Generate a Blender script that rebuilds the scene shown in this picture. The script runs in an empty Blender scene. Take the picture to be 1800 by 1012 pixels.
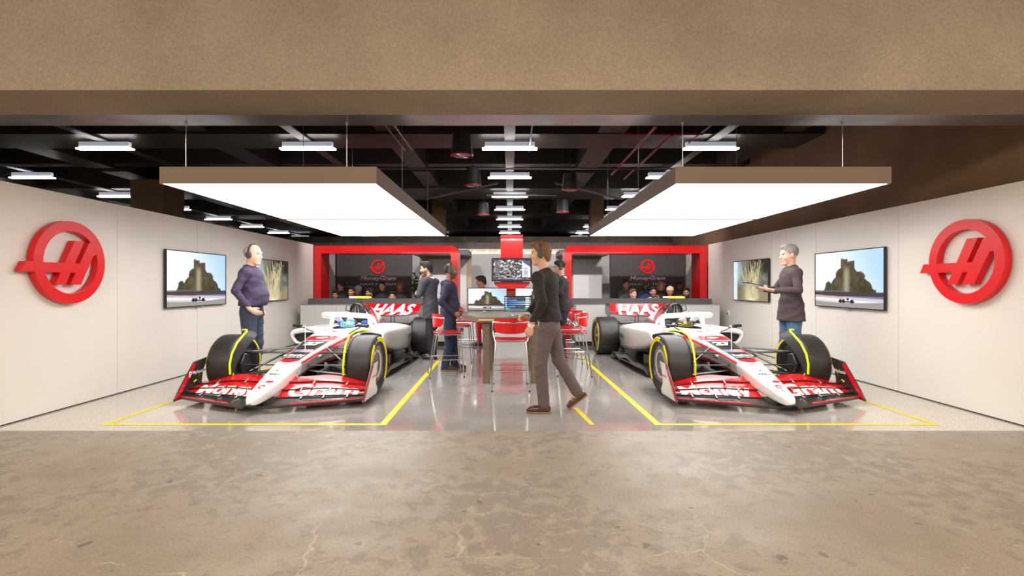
import bpy, bmesh, math, random
import numpy as np
from mathutils import Vector, Matrix, noise
from mathutils.bvhtree import BVHTree
random.seed(7)
PI = math.pi
SC = bpy.context.scene
COL = SC.collection

# ------------------------------------------------------------------ camera, world, exposure
cam = bpy.data.cameras.new('camera'); camo = bpy.data.objects.new('camera', cam); COL.objects.link(camo)
camo.location = (0, 0, 1.4); camo.rotation_euler = (PI/2, 0, 0)
cam.sensor_width = 36; cam.lens = 890/1800*36; cam.clip_end = 100; cam.clip_start = 0.05
cam.shift_x = 0.0022; cam.shift_y = -0.0031
SC.camera = camo
SC.view_settings.view_transform = 'Standard'; SC.view_settings.look = 'None'
SC.view_settings.exposure = 0.58; SC.view_settings.gamma = 1.0
SC.view_settings.use_curve_mapping = False
W = bpy.data.worlds.new('world'); SC.world = W; W.use_nodes = True
W.node_tree.nodes['Background'].inputs[0].default_value = (1.0, .86, .72, 1)
W.node_tree.nodes['Background'].inputs[1].default_value = 0.30

def area(name, loc, sx, sy, power, color, rot=(0, 0, 0), spread=PI):
    l = bpy.data.lights.new(name, 'AREA'); l.shape = 'RECTANGLE'; l.size = sx; l.size_y = sy
    l.energy = power; l.color = color; l.spread = spread
    o = bpy.data.objects.new(name, l); COL.objects.link(o); o.location = loc; o.rotation_euler = rot
    return o
# ceiling lamps of the corridor the photograph is taken from
WARM = (1.0, .86, .71)
for k, x in enumerate((-6.5, -2.2, 2.2, 6.5)):
    area('corridor_lamp_light', (x, -0.6, 3.75), 1.6, .7, 140, WARM, (math.radians(26), 0, 0))
# fill spots without any fixture, added to brighten the back of the stand
for x, pw in ((-4.0, 150), (-1.9, 130), (.1, 200), (2.2, 130), (4.0, 150)):
    l = bpy.data.lights.new('back_fill_spot', 'SPOT'); l.energy = pw*1.5; l.spot_size = math.radians(95); l.spot_blend = .8; l.shadow_soft_size = .06; l.color = (1, .95, .9)
    o = bpy.data.objects.new('back_fill_spot', l); COL.objects.link(o); o.location = (x, 11.6, 3.85); o.rotation_euler = (math.radians(48), 0, 0)
PANEL_EMIT = 4.2
STRIP_EMIT = 14.0

# ------------------------------------------------------------------ materials
def lin(c):
    return tuple((v/12.92 if v <= .04045 else ((v+.055)/1.055)**2.4) for v in c)
def rgb(r, g, b): return lin((r/255, g/255, b/255))
MATS = {}
def mat(name, col, rough=.5, metal=0., emit=None, es=0., coat=0., var=0., vscale=8., bump=0., bscale=40., spec=.5, attr=False, alpha=1., trans=0., ior=1.45):
    if name in MATS: return MATS[name]
    m = bpy.data.materials.new(name); m.use_nodes = True; nt = m.node_tree; N = nt.nodes; L = nt.links
    b = N['Principled BSDF']
    c4 = tuple(col)+(1,)
    b.inputs['Base Color'].default_value = c4
    b.inputs['Roughness'].default_value = rough; b.inputs['Metallic'].default_value = metal
    b.inputs['Specular IOR Level'].default_value = spec
    b.inputs['Coat Weight'].default_value = coat; b.inputs['Coat Roughness'].default_value = .06
    b.inputs['Transmission Weight'].default_value = trans; b.inputs['IOR'].default_value = ior
    b.inputs['Alpha'].default_value = alpha
    if emit:
        b.inputs['Emission Color'].default_value = tuple(emit)+(1,); b.inputs['Emission Strength'].default_value = es
    src = None
    if attr:
        a = N.new('ShaderNodeVertexColor'); a.layer_name = 'Col'; src = a.outputs['Color']
        L.new(src, b.inputs['Base Color'])
        if attr == 'emit':
            L.new(src, b.inputs['Emission Color']); b.inputs['Emission Strength'].default_value = es
            b.inputs['Base Color'].default_value = (0, 0, 0, 1)
            for l in list(b.inputs['Base Color'].links): L.remove(l)
    if var:
        tc = N.new('ShaderNodeTexCoord'); nz = N.new('ShaderNodeTexNoise'); nz.inputs['Scale'].default_value = vscale
        nz.inputs['Detail'].default_value = 6; L.new(tc.outputs['Object'], nz.inputs['Vector'])
        mx = N.new('ShaderNodeMix'); mx.data_type = 'RGBA'; mx.blend_type = 'MULTIPLY'
        mx.inputs['Factor'].default_value = 1.0
        mr = N.new('ShaderNodeMapRange'); mr.inputs[1].default_value = .3; mr.inputs[2].default_value = .7
        mr.inputs[3].default_value = 1-var; mr.inputs[4].default_value = 1+var
        L.new(nz.outputs['Fac'], mr.inputs[0])
        if src: L.new(src, mx.inputs[6])
        else: mx.inputs[6].default_value = c4
        L.new(mr.outputs[0], mx.inputs[7]); L.new(mx.outputs[2], b.inputs['Base Color'])
    if bump:
        tc = N.new('ShaderNodeTexCoord'); nz = N.new('ShaderNodeTexNoise'); nz.inputs['Scale'].default_value = bscale
        nz.inputs['Detail'].default_value = 5; L.new(tc.outputs['Object'], nz.inputs['Vector'])
        bp = N.new('ShaderNodeBump'); bp.inputs['Strength'].default_value = bump; bp.inputs['Distance'].default_value = .02
        L.new(nz.outputs['Fac'], bp.inputs['Height']); L.new(bp.outputs['Normal'], b.inputs['Normal'])
    MATS[name] = m
    return m

# ------------------------------------------------------------------ mesh helpers
def mkobj(name, V, F, mats, parent=None, midx=None, smooth=True, colors=None, angle=35, bevel=0):
    me = bpy.data.meshes.new(name)
    me.from_pydata([tuple(v) for v in V], [], [tuple(f) for f in F])
    if not isinstance(mats, (list, tuple)): mats = [mats]
    for m in mats: me.materials.append(m)
    if midx is not None: me.polygons.foreach_set('material_index', np.array(midx, dtype=np.int32))
    if colors is not None:
        a = me.color_attributes.new('Col', 'FLOAT_COLOR', 'POINT')
        c = np.ones((len(V), 4), dtype=np.float32); c[:, :3] = colors
        a.data.foreach_set('color', c.ravel())
    if smooth:
        me.polygons.foreach_set('use_smooth', np.ones(len(me.polygons), dtype=bool))
        if angle: me.set_sharp_from_angle(angle=math.radians(angle))
    me.update()
    o = bpy.data.objects.new(name, me); COL.objects.link(o)
    if parent: o.parent = parent
    if bevel:
        b = o.modifiers.new('bevel', 'BEVEL'); b.width = bevel; b.segments = 2; b.limit_method = 'ANGLE'
    return o

class MB:
    def __init__(s): s.V = []; s.F = []; s.M = []
    def add(s, V, F, m=0):
        n = len(s.V); s.V += [tuple(v) for v in V]; s.F += [tuple(i+n for i in f) for f in F]; s.M += [m]*len(F); return s
    def box(s, x0, x1, y0, y1, z0, z1, m=0, R=None):
        V = [(x, y, z) for x in (x0, x1) for y in (y0, y1) for z in (z0, z1)]
        if R is not None: V = [R @ Vector(v) for v in V]
        return s.add(V, [(0, 1, 3, 2), (4, 6, 7, 5), (0, 4, 5, 1), (2, 3, 7, 6), (0, 2, 6, 4), (1, 5, 7, 3)], m)
    def ring(s, rings, m=0, close=True, cap=True, capm=None):
        n = len(rings[0]); V = [p for r in rings for p in r]; F = []
        for i in range(len(rings)-1):
            for j in range(n if close else n-1):
                k = (j+1) % n
                F.append((i*n+j, i*n+k, (i+1)*n+k, (i+1)*n+j))
        s.add(V, F, m)
        if cap:
            b = len(s.V)-len(V); cm = m if capm is None else capm
            s.F.append(tuple(b+j for j in range(n))[::-1]); s.M.append(cm)
            s.F.append(tuple(b+(len(rings)-1)*n+j for j in range(n))); s.M.append(cm)
        return s
    def tube(s, P, r, n=8, m=0, closed=False, flat=None):
        P = [Vector(p) for p in P]; N = len(P); rs = r if isinstance(r, (list, tuple)) else [r]*N
        rings = []; up = None
        for i in range(N):
            if closed: t = (P[(i+1) % N]-P[i-1]).normalized()
            else: t = (P[min(i+1, N-1)]-P[max(i-1, 0)]).normalized()
            if up is None:
                up = Vector((0, 0, 1)) if abs(t.z) < .9 else Vector((0, 1, 0))
            a = t.cross(up)
            if a.length < 1e-6: a = t.orthogonal()
            a.normalize(); b = t.cross(a).normalized(); up = -b
            fx, fy = (flat or (1, 1))
            rings.append([P[i]+a*math.cos(2*PI*k/n)*rs[i]*fx+b*math.sin(2*PI*k/n)*rs[i]*fy for k in range(n)])
        if closed: rings.append(rings[0]); return s.ring(rings, m, cap=False)
        return s.ring(rings, m)
    def lathe(s, prof, n=48, axis='x', c=(0, 0, 0), m=0, a0=0., a1=2*PI, cap=False):
        full = abs(a1-a0-2*PI) < 1e-6; K = n if full else n+1
        rings = []
        for k in range(K):
            a = a0+(a1-a0)*k/n; r = []
            for (h, q) in prof:
                ca, sa = math.cos(a)*q, math.sin(a)*q
                p = {'x': (h, ca, sa), 'y': (ca, h, sa), 'z': (ca, sa, h)}[axis]
                r.append((p[0]+c[0], p[1]+c[1], p[2]+c[2]))
            rings.append(r)
        if full: rings.append(rings[0])
        return s.ring(rings, m, close=False, cap=cap and not full)
    def prism(s, poly, d0, d1, plane='xz', m=0, fn=None):
        def P(u, v, d):
            if fn: return fn(u, v, d)
            return {'xz': (u, d, v), 'yz': (d, u, v), 'xy': (u, v, d)}[plane]
        n = len(poly); V = [P(u, v, d0) for u, v in poly]+[P(u, v, d1) for u, v in poly]
        F = [tuple(range(n))[::-1], tuple(range(n, 2*n))]+[(i, (i+1) % n, n+(i+1) % n, n+i) for i in range(n)]
        return s.add(V, F, m)
    def build(s, name, mats, parent=None, **k):
        o = mkobj(name, s.V, s.F, mats, parent, midx=s.M, **k)
        bm = bmesh.new(); bm.from_mesh(o.data); bmesh.ops.recalc_face_normals(bm, faces=bm.faces); bm.to_mesh(o.data); bm.free()
        return o

def thing(name, label, cat, loc=(0, 0, 0), rz=0, group=None, scale=1):
    o = bpy.data.objects.new(name, None); COL.objects.link(o); o.empty_display_size = .1
    o.location = loc; o.rotation_euler = (0, 0, rz); o.scale = (scale,)*3
    o['label'] = label; o['category'] = cat
    if group: o['group'] = group
    return o
def tag(o, label, cat, group=None, kind=None):
    if label: o['label'] = label
    if cat: o['category'] = cat
    if group: o['group'] = group
    if kind: o['kind'] = kind
    return o
def struct(o): o['kind'] = 'structure'; return o
def kids(o): return KID.get(o.name, [])
def copy_tree(o, parent=None, chlist=None):
    c = o.copy(); COL.objects.link(c)
    if parent: c.parent = parent
    for ch in [x for x in list(bpy.data.objects) if x.parent == o]: copy_tree(ch, c)
    return c
def relabel(o, label): o['label'] = label; return o

def text_arrays(s, size, shear=0., bold=0., spacing=1., sub=0.):
    cu = bpy.data.curves.new('t', 'FONT'); cu.body = s; cu.size = size; cu.shear = shear; cu.offset = bold
    cu.space_character = spacing; cu.align_x = 'CENTER'; cu.align_y = 'BOTTOM_BASELINE'; cu.resolution_u = 3
    o = bpy.data.objects.new('t', cu); COL.objects.link(o)
    dg = bpy.context.evaluated_depsgraph_get(); dg.update()
    me = bpy.data.meshes.new_from_object(o.evaluated_get(dg))
    bm = bmesh.new(); bm.from_mesh(me)
    bmesh.ops.remove_doubles(bm, verts=bm.verts, dist=1e-5)
    bmesh.ops.triangulate(bm, faces=bm.faces)
    if sub:
        for _ in range(6):
            es = [e for e in bm.edges if e.calc_length() > sub]
            if not es: break
            bmesh.ops.subdivide_edges(bm, edges=es, cuts=1)
            bmesh.ops.triangulate(bm, faces=bm.faces)
    V = [tuple(v.co) for v in bm.verts]; F = [tuple(v.index for v in f.verts) for f in bm.faces]
    bm.verts.index_update()
    F = [tuple(v.index for v in f.verts) for f in bm.faces]
    bm.free(); bpy.data.objects.remove(o); bpy.data.curves.remove(cu); bpy.data.meshes.remove(me)
    return V, F
def fit(V, w=None, h=None):
    a = np.array(V); mn = a.min(0); mx = a.max(0); a = a-np.array([(mn[0]+mx[0])/2, 0, 0])
    if w: a[:, 0] *= w/(mx[0]-mn[0])
    if h: a[:, 1] *= h/(mx[1]-max(mn[1], 0) if mx[1] > 0 else 1)
    return a
def bvh_of(objs):
    V = []; F = []
    for o in objs:
        n = len(V); V += [v.co.copy() for v in o.data.vertices]; F += [tuple(i+n for i in p.vertices) for p in o.data.polygons]
    return BVHTree.FromPolygons(V, F)

# ------------------------------------------------------------------ signed-distance mesher (smooth bodies)
def Rm(yaw=0., pitch=0., roll=0.):
    return np.array(Matrix.Rotation(yaw, 3, 'Z') @ Matrix.Rotation(pitch, 3, 'Y') @ Matrix.Rotation(roll, 3, 'X'))
def sdf(prims, cell, fold=0., ffreq=45., cut=None):
    lo = np.full(3, 1e9); hi = -lo; B = []
    for p in prims:
        if p[0] == 'cap':
            a, b = np.array(p[1], float), np.array(p[2], float); r = max(p[3], p[4])*max(1, (p[6][1] if len(p) > 6 and p[6] else 1))
            l = np.minimum(a, b)-r; h = np.maximum(a, b)+r
        else:
            c = np.array(p[1], float); r = max(p[2]); l = c-r; h = c+r
        k = (p[5] if p[0] == 'cap' else p[4]); l = l-k-2*cell; h = h+k+2*cell; B.append((l, h))
        if p[0] != 'sub': lo = np.minimum(lo, l); hi = np.maximum(hi, h)
    n = np.ceil((hi-lo)/cell).astype(int)+2
    F = np.full(n, .2, dtype=np.float32)
    ax = [lo[i]+np.arange(n[i])*cell for i in range(3)]
    for p, (l, h) in zip(prims, B):
        i0 = np.clip(((l-lo)/cell).astype(int), 0, n); i1 = np.clip(((h-lo)/cell).astype(int)+2, 0, n)
        if (i1 <= i0).any(): continue
        X = ax[0][i0[0]:i1[0], None, None]; Y = ax[1][None, i0[1]:i1[1], None]; Z = ax[2][None, None, i0[2]:i1[2]]
        if p[0] == 'cap':
            a, b = np.array(p[1], float), np.array(p[2], float); d = b-a; L2 = max((d*d).sum(), 1e-9)
            t = np.clip(((X-a[0])*d[0]+(Y-a[1])*d[1]+(Z-a[2])*d[2])/L2, 0, 1)
            vx = X-a[0]-t*d[0]; vy = Y-a[1]-t*d[1]; vz = Z-a[2]-t*d[2]
            if len(p) > 6 and p[6]:
                w, f = np.array(p[6][0], float), p[6][1]; w = w/np.linalg.norm(w)
                q = (vx*w[0]+vy*w[1]+vz*w[2])*(1/f-1); vx = vx+q*w[0]; vy = vy+q*w[1]; vz = vz+q*w[2]
            D = np.sqrt(vx*vx+vy*vy+vz*vz)-(p[3]+(p[4]-p[3])*t); k = p[5]
        else:
            c, r = np.array(p[1], float), np.array(p[2], float); R = p[3] if p[3] is not None else np.eye(3); k = p[4]
            dx, dy, dz = X-c[0], Y-c[1], Z-c[2]
            q = [dx*R[0, i]+dy*R[1, i]+dz*R[2, i] for i in range(3)]
            k0 = np.sqrt((q[0]/r[0])**2+(q[1]/r[1])**2+(q[2]/r[2])**2)
            k1 = np.sqrt((q[0]/r[0]**2)**2+(q[1]/r[1]**2)**2+(q[2]/r[2]**2)**2)+1e-9
            D = k0*(k0-1)/k1
        S = F[i0[0]:i1[0], i0[1]:i1[1], i0[2]:i1[2]]
        if p[0] == 'sub':
            D = -D; k = max(k, 1e-4); hh = np.clip(.5-.5*(D-S)/k, 0, 1); S[...] = D+(S-D)*hh+k*hh*(1-hh)
        else:
            k = max(k, 1e-4); hh = np.clip(.5+.5*(S-D)/k, 0, 1); S[...] = S+(D-S)*hh-k*hh*(1-hh)
    if fold:
        X = ax[0][:, None, None]; Y = ax[1][None, :, None]; Z = ax[2][None, None, :]; f = ffreq
        F += (fold*(np.sin(f*Z+.45*f*X+2.2*np.sin(9*Y+4*Z)+1.5*np.sin(13*X)) * (.5+.5*np.sin(7*Z+5*X+6*Y))
              + .5*np.sin(.6*f*Z-.7*f*X+3*np.sin(11*Z)))).astype(np.float32)
    if cut is not None:
        Z = ax[2][None, None, :]; F = np.maximum(F, (cut-Z)+0*F).astype(np.float32)
    return nets(F, lo, cell)
def nets(F, lo, cell):
    n = np.array(F.shape); S = F < 0
    C = np.zeros(n-1, dtype=np.int8)
    for i in (0, 1):
        for j in (0, 1):
            for k in (0, 1): C += S[i:n[0]-1+i, j:n[1]-1+j, k:n[2]-1+k]
    act = np.argwhere((C > 0) & (C < 8)); ID = np.full(n-1, -1, dtype=np.int64); ID[tuple(act.T)] = np.arange(len(act))
    off = np.array([(i, j, k) for i in (0, 1) for j in (0, 1) for k in (0, 1)])
    val = np.stack([F[tuple((act+o).T)] for o in off], 1)
    acc = np.zeros((len(act), 3)); cnt = np.zeros(len(act))
    for a in range(8):
        for b in range(a+1, 8):
            if abs(off[a]-off[b]).sum() != 1: continue
            m = (val[:, a] < 0) != (val[:, b] < 0); t = val[m, a]/(val[m, a]-val[m, b])
            acc[m] += off[a]+(off[b]-off[a])*t[:, None]; cnt[m] += 1
    V = lo+(act+acc/np.maximum(cnt, 1)[:, None])*cell
    Q = []
    for d in range(3):
        u, v = (d+1) % 3, (d+2) % 3
        sl0 = [slice(None)]*3; sl1 = [slice(None)]*3; sl0[d] = slice(0, n[d]-1); sl1[d] = slice(1, n[d])
        A, B = S[tuple(sl0)], S[tuple(sl1)]
        e = np.argwhere(A != B); e = e[(e[:, u] > 0) & (e[:, v] > 0) & (e[:, u] < n[u]-1) & (e[:, v] < n[v]-1)]
        ins = A[tuple(e.T)]; eu = np.eye(3, dtype=int)[u]; ev = np.eye(3, dtype=int)[v]
        q = np.stack([ID[tuple((e-eu-ev).T)], ID[tuple((e-ev).T)], ID[tuple(e.T)], ID[tuple((e-eu).T)]], 1)
        q[~ins] = q[~ins][:, ::-1]; Q.append(q)
    return V, np.concatenate(Q)
def fastobj(name, V, Q, mats, parent=None, colors=None):
    me = bpy.data.meshes.new(name); me.vertices.add(len(V)); me.vertices.foreach_set('co', np.asarray(V, np.float32).ravel())
    me.loops.add(Q.size); me.loops.foreach_set('vertex_index', Q.ravel().astype(np.int32))
    me.polygons.add(len(Q)); me.polygons.foreach_set('loop_start', (np.arange(len(Q))*4).astype(np.int32))
    me.polygons.foreach_set('use_smooth', np.ones(len(Q), bool))
    me.materials.append(mats)
    if colors is not None:
        a = me.color_attributes.new('Col', 'FLOAT_COLOR', 'POINT'); c = np.ones((len(V), 4), np.float32); c[:, :3] = colors
        a.data.foreach_set('color', c.ravel())
    me.update(calc_edges=True); me.validate()
    o = bpy.data.objects.new(name, me); COL.objects.link(o)
    if parent: o.parent = parent
    return o
# ------------------------------------------------------------------ shared materials
RED = mat('red_paint', rgb(188, 10, 18), .35, coat=.4)
REDM = mat('red_laminate', rgb(205, 18, 26), .3, coat=.2)
WHITE = mat('white_paint', (.80, .80, .79), .3, coat=.5)
BLACK = mat('black_carbon', (.018, .018, .019), .32, coat=.3)
BLK = mat('matt_black', (.02, .02, .022), .6)
CHROME = mat('chrome', (.7, .7, .7), .18, 1.)
ALU = mat('aluminium', (.5, .5, .52), .35, 1.)
WALLM = mat('partition_white', (.71, .675, .63), .45, var=.02, vscale=1.5)
GREY = mat('counter_grey', (.115, .112, .115), .5)
CWHITE = mat('counter_white', (.60, .59, .59), .35)
DARKC = mat('dark_ceiling', (.014, .010, .009), .55, var=.3, vscale=2.)
BEAMD = mat('dark_beam', (.026, .019, .015), .45, var=.35, vscale=1.5, bump=.2, bscale=12)
GLOSSD = mat('dark_gloss_beam', (.45, .43, .43), .3, .75, var=.2, vscale=3, bump=.05, bscale=30, spec=.9)
TRACK = mat('track_metal', (.05, .048, .05), .45, .4)

def tan_concrete():
    m = mat('tan_concrete', rgb(150, 136, 117), .85, var=.14, vscale=1.1, bump=.35, bscale=55)
    nt = m.node_tree; N = nt.nodes; L = nt.links; b = N['Principled BSDF']
    src = b.inputs['Base Color'].links[0].from_socket
    tc = N.new('ShaderNodeTexCoord'); nz = N.new('ShaderNodeTexNoise'); nz.inputs['Scale'].default_value = 60; nz.inputs['Detail'].default_value = 4
    L.new(tc.outputs['Object'], nz.inputs['Vector'])
    mr = N.new('ShaderNodeMapRange'); mr.inputs[1].default_value = .3; mr.inputs[2].default_value = .7; mr.inputs[3].default_value = .84; mr.inputs[4].default_value = 1.12
    L.new(nz.outputs['Fac'], mr.inputs[0])
    mx = N.new('ShaderNodeMix'); mx.data_type = 'RGBA'; mx.blend_type = 'MULTIPLY'; mx.inputs['Factor'].default_value = 1
    L.new(src, mx.inputs[6]); L.new(mr.outputs[0], mx.inputs[7]); L.new(mx.outputs[2], b.inputs['Base Color'])
    return m
TAN = tan_concrete()
BROWNC = mat('brown_concrete', rgb(122, 94, 70), .85, var=.22, vscale=1.2, bump=.4, bscale=50)

def floor_material(front):
    m = bpy.data.materials.new('corridor_concrete' if front else 'polished_concrete'); m.use_nodes = True
    nt = m.node_tree; N = nt.nodes; L = nt.links; b = N['Principled BSDF']
    tc = N.new('ShaderNodeTexCoord')
    def nz(scale, detail=6, rough=.6, vec=None, dist=0):
        n = N.new('ShaderNodeTexNoise'); n.inputs['Scale'].default_value = scale; n.inputs['Detail'].default_value = detail
        n.inputs['Roughness'].default_value = rough; n.inputs['Distortion'].default_value = dist
        L.new(vec or tc.outputs['Object'], n.inputs['Vector']); return n.outputs['Fac']
    def ramp(fac, stops):
        r = N.new('ShaderNodeValToRGB'); e = r.color_ramp.elements
        for i, (p, c) in enumerate(stops):
            el = e[i] if i < 2 else e.new(p)
            el.position = p; el.color = tuple(c)+(1,)
        L.new(fac, r.inputs[0]); return r.outputs[0]
    def mix(a, bb, f, mode='MIX'):
        x = N.new('ShaderNodeMix'); x.data_type = 'RGBA'; x.blend_type = mode
        for s, v in ((6, a), (7, bb)):
            if hasattr(v, 'links'): L.new(v, x.inputs[s])
            else: x.inputs[s].default_value = tuple(v)+(1,)
        if hasattr(f, 'links'): L.new(f, x.inputs[0])
        else: x.inputs[0].default_value = f
        return x.outputs[2]
    def one(v): return (v, v, v)
    def sep(axis):
        s = N.new('ShaderNodeSeparateXYZ'); L.new(tc.outputs['Object'], s.inputs[0]); return s.outputs[axis]
    def rng(fac, a, bb, c=0., d=1.):
        r = N.new('ShaderNodeMapRange'); r.inputs[1].default_value = a; r.inputs[2].default_value = bb; r.inputs[3].default_value = c; r.inputs[4].default_value = d
        L.new(fac, r.inputs[0]); return r.outputs[0]
    def mul(a, c):
        q = N.new('ShaderNodeMath'); q.operation = 'MULTIPLY'; L.new(a, q.inputs[0])
        if hasattr(c, 'links'): L.new(c, q.inputs[1])
        else: q.inputs[1].default_value = c
        return q.outputs[0]
    if front:
        base = ramp(nz(.55, 5), [(.3, rgb(128, 116, 100)), (.7, rgb(162, 151, 134))])
        # worn skin: darker patches with ragged edges
        big = nz(.55, 3, .5); fine = nz(7.5, 10, .72, dist=.4)
        a = N.new('ShaderNodeMath'); a.operation = 'ADD'; L.new(mul(big, .75), a.inputs[0]); L.new(mul(fine, .9), a.inputs[1])
        mask = ramp(a.outputs[0], [(.80, one(0)), (.88, one(1))])
        cx = mix(base, rgb(106, 97, 90), mul(mask, .5))
        rust = ramp(nz(.9, 4), [(.58, one(0)), (.72, one(1))])
        yb = rng(sep('Y'), 3.2, 2.2)
        cx = mix(cx, rgb(160, 126, 92), mul(mul(rust, yb), .55))
        speck = ramp(nz(60, 5, .8), [(.34, one(.76)), (.5, one(1.0)), (.66, one(1.14))])
        cx = mix(cx, speck, 1., 'MULTIPLY')
        pit = ramp(nz(9, 2, .4), [(.26, one(.45)), (.285, one(1.))])
        cx = mix(cx, pit, .8, 'MULTIPLY')
        # cracks near the camera
        mp = N.new('ShaderNodeMapping'); L.new(tc.outputs['Object'], mp.inputs[0]); 
        wn = N.new('ShaderNodeTexNoise'); wn.inputs['Scale'].default_value = 3; wn.inputs['Detail'].default_value = 6; L.new(tc.outputs['Object'], wn.inputs['Vector'])
        va = N.new('ShaderNodeVectorMath'); va.operation = 'MULTIPLY_ADD'; L.new(wn.outputs['Color'], va.inputs[0]); va.inputs[1].default_value = (.35, .35, 0); L.new(mp.outputs[0], va.inputs[2])
        vo = N.new('ShaderNodeTexVoronoi'); vo.feature = 'DISTANCE_TO_EDGE'; vo.inputs['Scale'].default_value = .62; L.new(va.outputs[0], vo.inputs['Vector'])
        crack = ramp(vo.outputs['Distance'], [(.0006, one(1)), (.0017, one(0))])
        cm = mul(mul(crack, rng(sep('Y'), 3.4, 2.7)), ramp(nz(1.3, 2), [(.46, one(0)), (.52, one(1))]))
        cx = mix(cx, rgb(215, 200, 178), mul(cm, .32))
        rough = rng(nz(3, 5), .3, .7, .46, .66)
        rough2 = mul(rough, rng(sep('Y'), 2.0, 4.8, 1.15, .72))
        L.new(rough2, b.inputs['Roughness'])
    else:
        base = ramp(nz(.9, 6), [(.3, rgb(140, 138, 136)), (.7, rgb(172, 170, 168))])
        warm = mul(rng(nz(.6, 5), .35, .65), .35)
        cx = mix(base, rgb(154, 142, 126), warm)
        # speckled terrazzo along both partitions
        ax = N.new('ShaderNodeMath'); ax.operation = 'ABSOLUTE'; L.new(sep('X'), ax.inputs[0])
        tmask = mul(rng(ax.outputs[0], 2.9, 3.9), .85)
        ter = ramp(nz(70, 3, .8), [(.36, rgb(140, 128, 116)), (.5, rgb(196, 190, 180)), (.62, rgb(222, 212, 196))])
        cx = mix(cx, ter, tmask)
        sp = ramp(nz(30, 3, .7), [(.35, one(.90)), (.55, one(1.03))])
        cx = mix(cx, sp, 1., 'MULTIPLY')
        L.new(rng(nz(4, 5), .3, .7, .07, .20), b.inputs['Roughness'])
        b.inputs['Coat Weight'].default_value = .6; b.inputs['Coat Roughness'].default_value = .05
    L.new(cx, b.inputs['Base Color'])
    bp = N.new('ShaderNodeBump'); bp.inputs['Strength'].default_value = .12 if front else .03; bp.inputs['Distance'].default_value = .01
    L.new(nz(14 if front else 5, 6), bp.inputs['Height']); L.new(bp.outputs['Normal'], b.inputs['Normal'])
    return m
FCON = floor_material(True); FPOL = floor_material(False)

# ------------------------------------------------------------------ room shell
XL, XR = -5.03, 5.08
TH = 4.86
fl = MB()
fl.add([(-17, -3.5, 0), (11, -3.5, 0), (11, TH, 0), (-17, TH, 0)], [(0, 1, 2, 3)], 0)
fl.add([(-17, TH, 0), (11, TH, 0), (11, 33, 0), (-17, 33, 0)], [(0, 1, 2, 3)], 1)
struct(fl.build('floor', [FCON, FPOL], smooth=False))
struct(MB().box(-17, 11, TH, 33, 4.50, 4.7).build('ceiling', DARKC, smooth=False))
struct(MB().box(-17, 11, -3.5, 4.235, 4.0, 4.7).build('ceiling_corridor', TAN, smooth=False))
struct(MB().box(-17, 11, 4.24, 4.855, 3.03, 4.7).build('trim_concrete_beam', TAN, smooth=False))
struct(MB().box(-17, 11, 4.865, 5.22, 3.04, 4.49).build('trim_gloss_beam', GLOSSD, smooth=False))
struct(MB().box(5.36, 5.6, 4.87, 33, 0.001, 4.49).build('wall_right', BROWNC, smooth=False))
struct(MB().box(-17, 5.35, 32.6, 33, 0.001, 4.49).build('wall_back', DARKC, smooth=False))
struct(MB().box(-17.2, -17.0, TH, 33, 0.001, 4.49).build('wall_left', DARKC, smooth=False))

# white partitions, panel by panel
def partition(side, edges, label0):
    X = XL if side < 0 else XR
    for i in range(len(edges)-1):
        a, b = edges[i], edges[i+1]
        m = MB()
        if side < 0: m.box(X-.10, X, a+.003, b-.003, .012, 2.43)
        else: m.box(X, X+.10, a+.003, b-.003, .012, 2.43)
        o = m.build('partition_panel', WALLM, bevel=.002)
        where = ['nearest the corridor, carrying the big round red emblem', 'carrying the front half of a racing screen', 'between the two wall screens', 'holding the screen of grass blades', 'farthest in, meeting the red portal'][min(i, 4)]
        tag(o, 'white %s wall panel %s' % ('left' if side < 0 else 'right', where), 'wall panel')
        o['kind'] = 'structure'; o.name = 'wall_%s_panel' % ('left' if side < 0 else 'right')
    core = MB().box(*( (X-.095, X-.02) if side < 0 else (X+.02, X+.095)), edges[0]+.01, edges[-1]-.01, .001, 2.42).build('wall_%s_core' % ('left' if side < 0 else 'right'), BLK, smooth=False)
    struct(core)
partition(-1, [4.9, 6.49, 8.15, 10.15, 12.97], '')
partition(1, [4.9, 6.62, 8.40, 9.8, 12.97], '')
struct(MB().box(XL-.1, XL, 13.6, 14.6, 0.001, 2.43).build('wall_left_return', WALLM))
struct(MB().box(XR, XR+.1, 13.6, 14.6, 0.001, 2.43).build('wall_right_return', WALLM))

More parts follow.
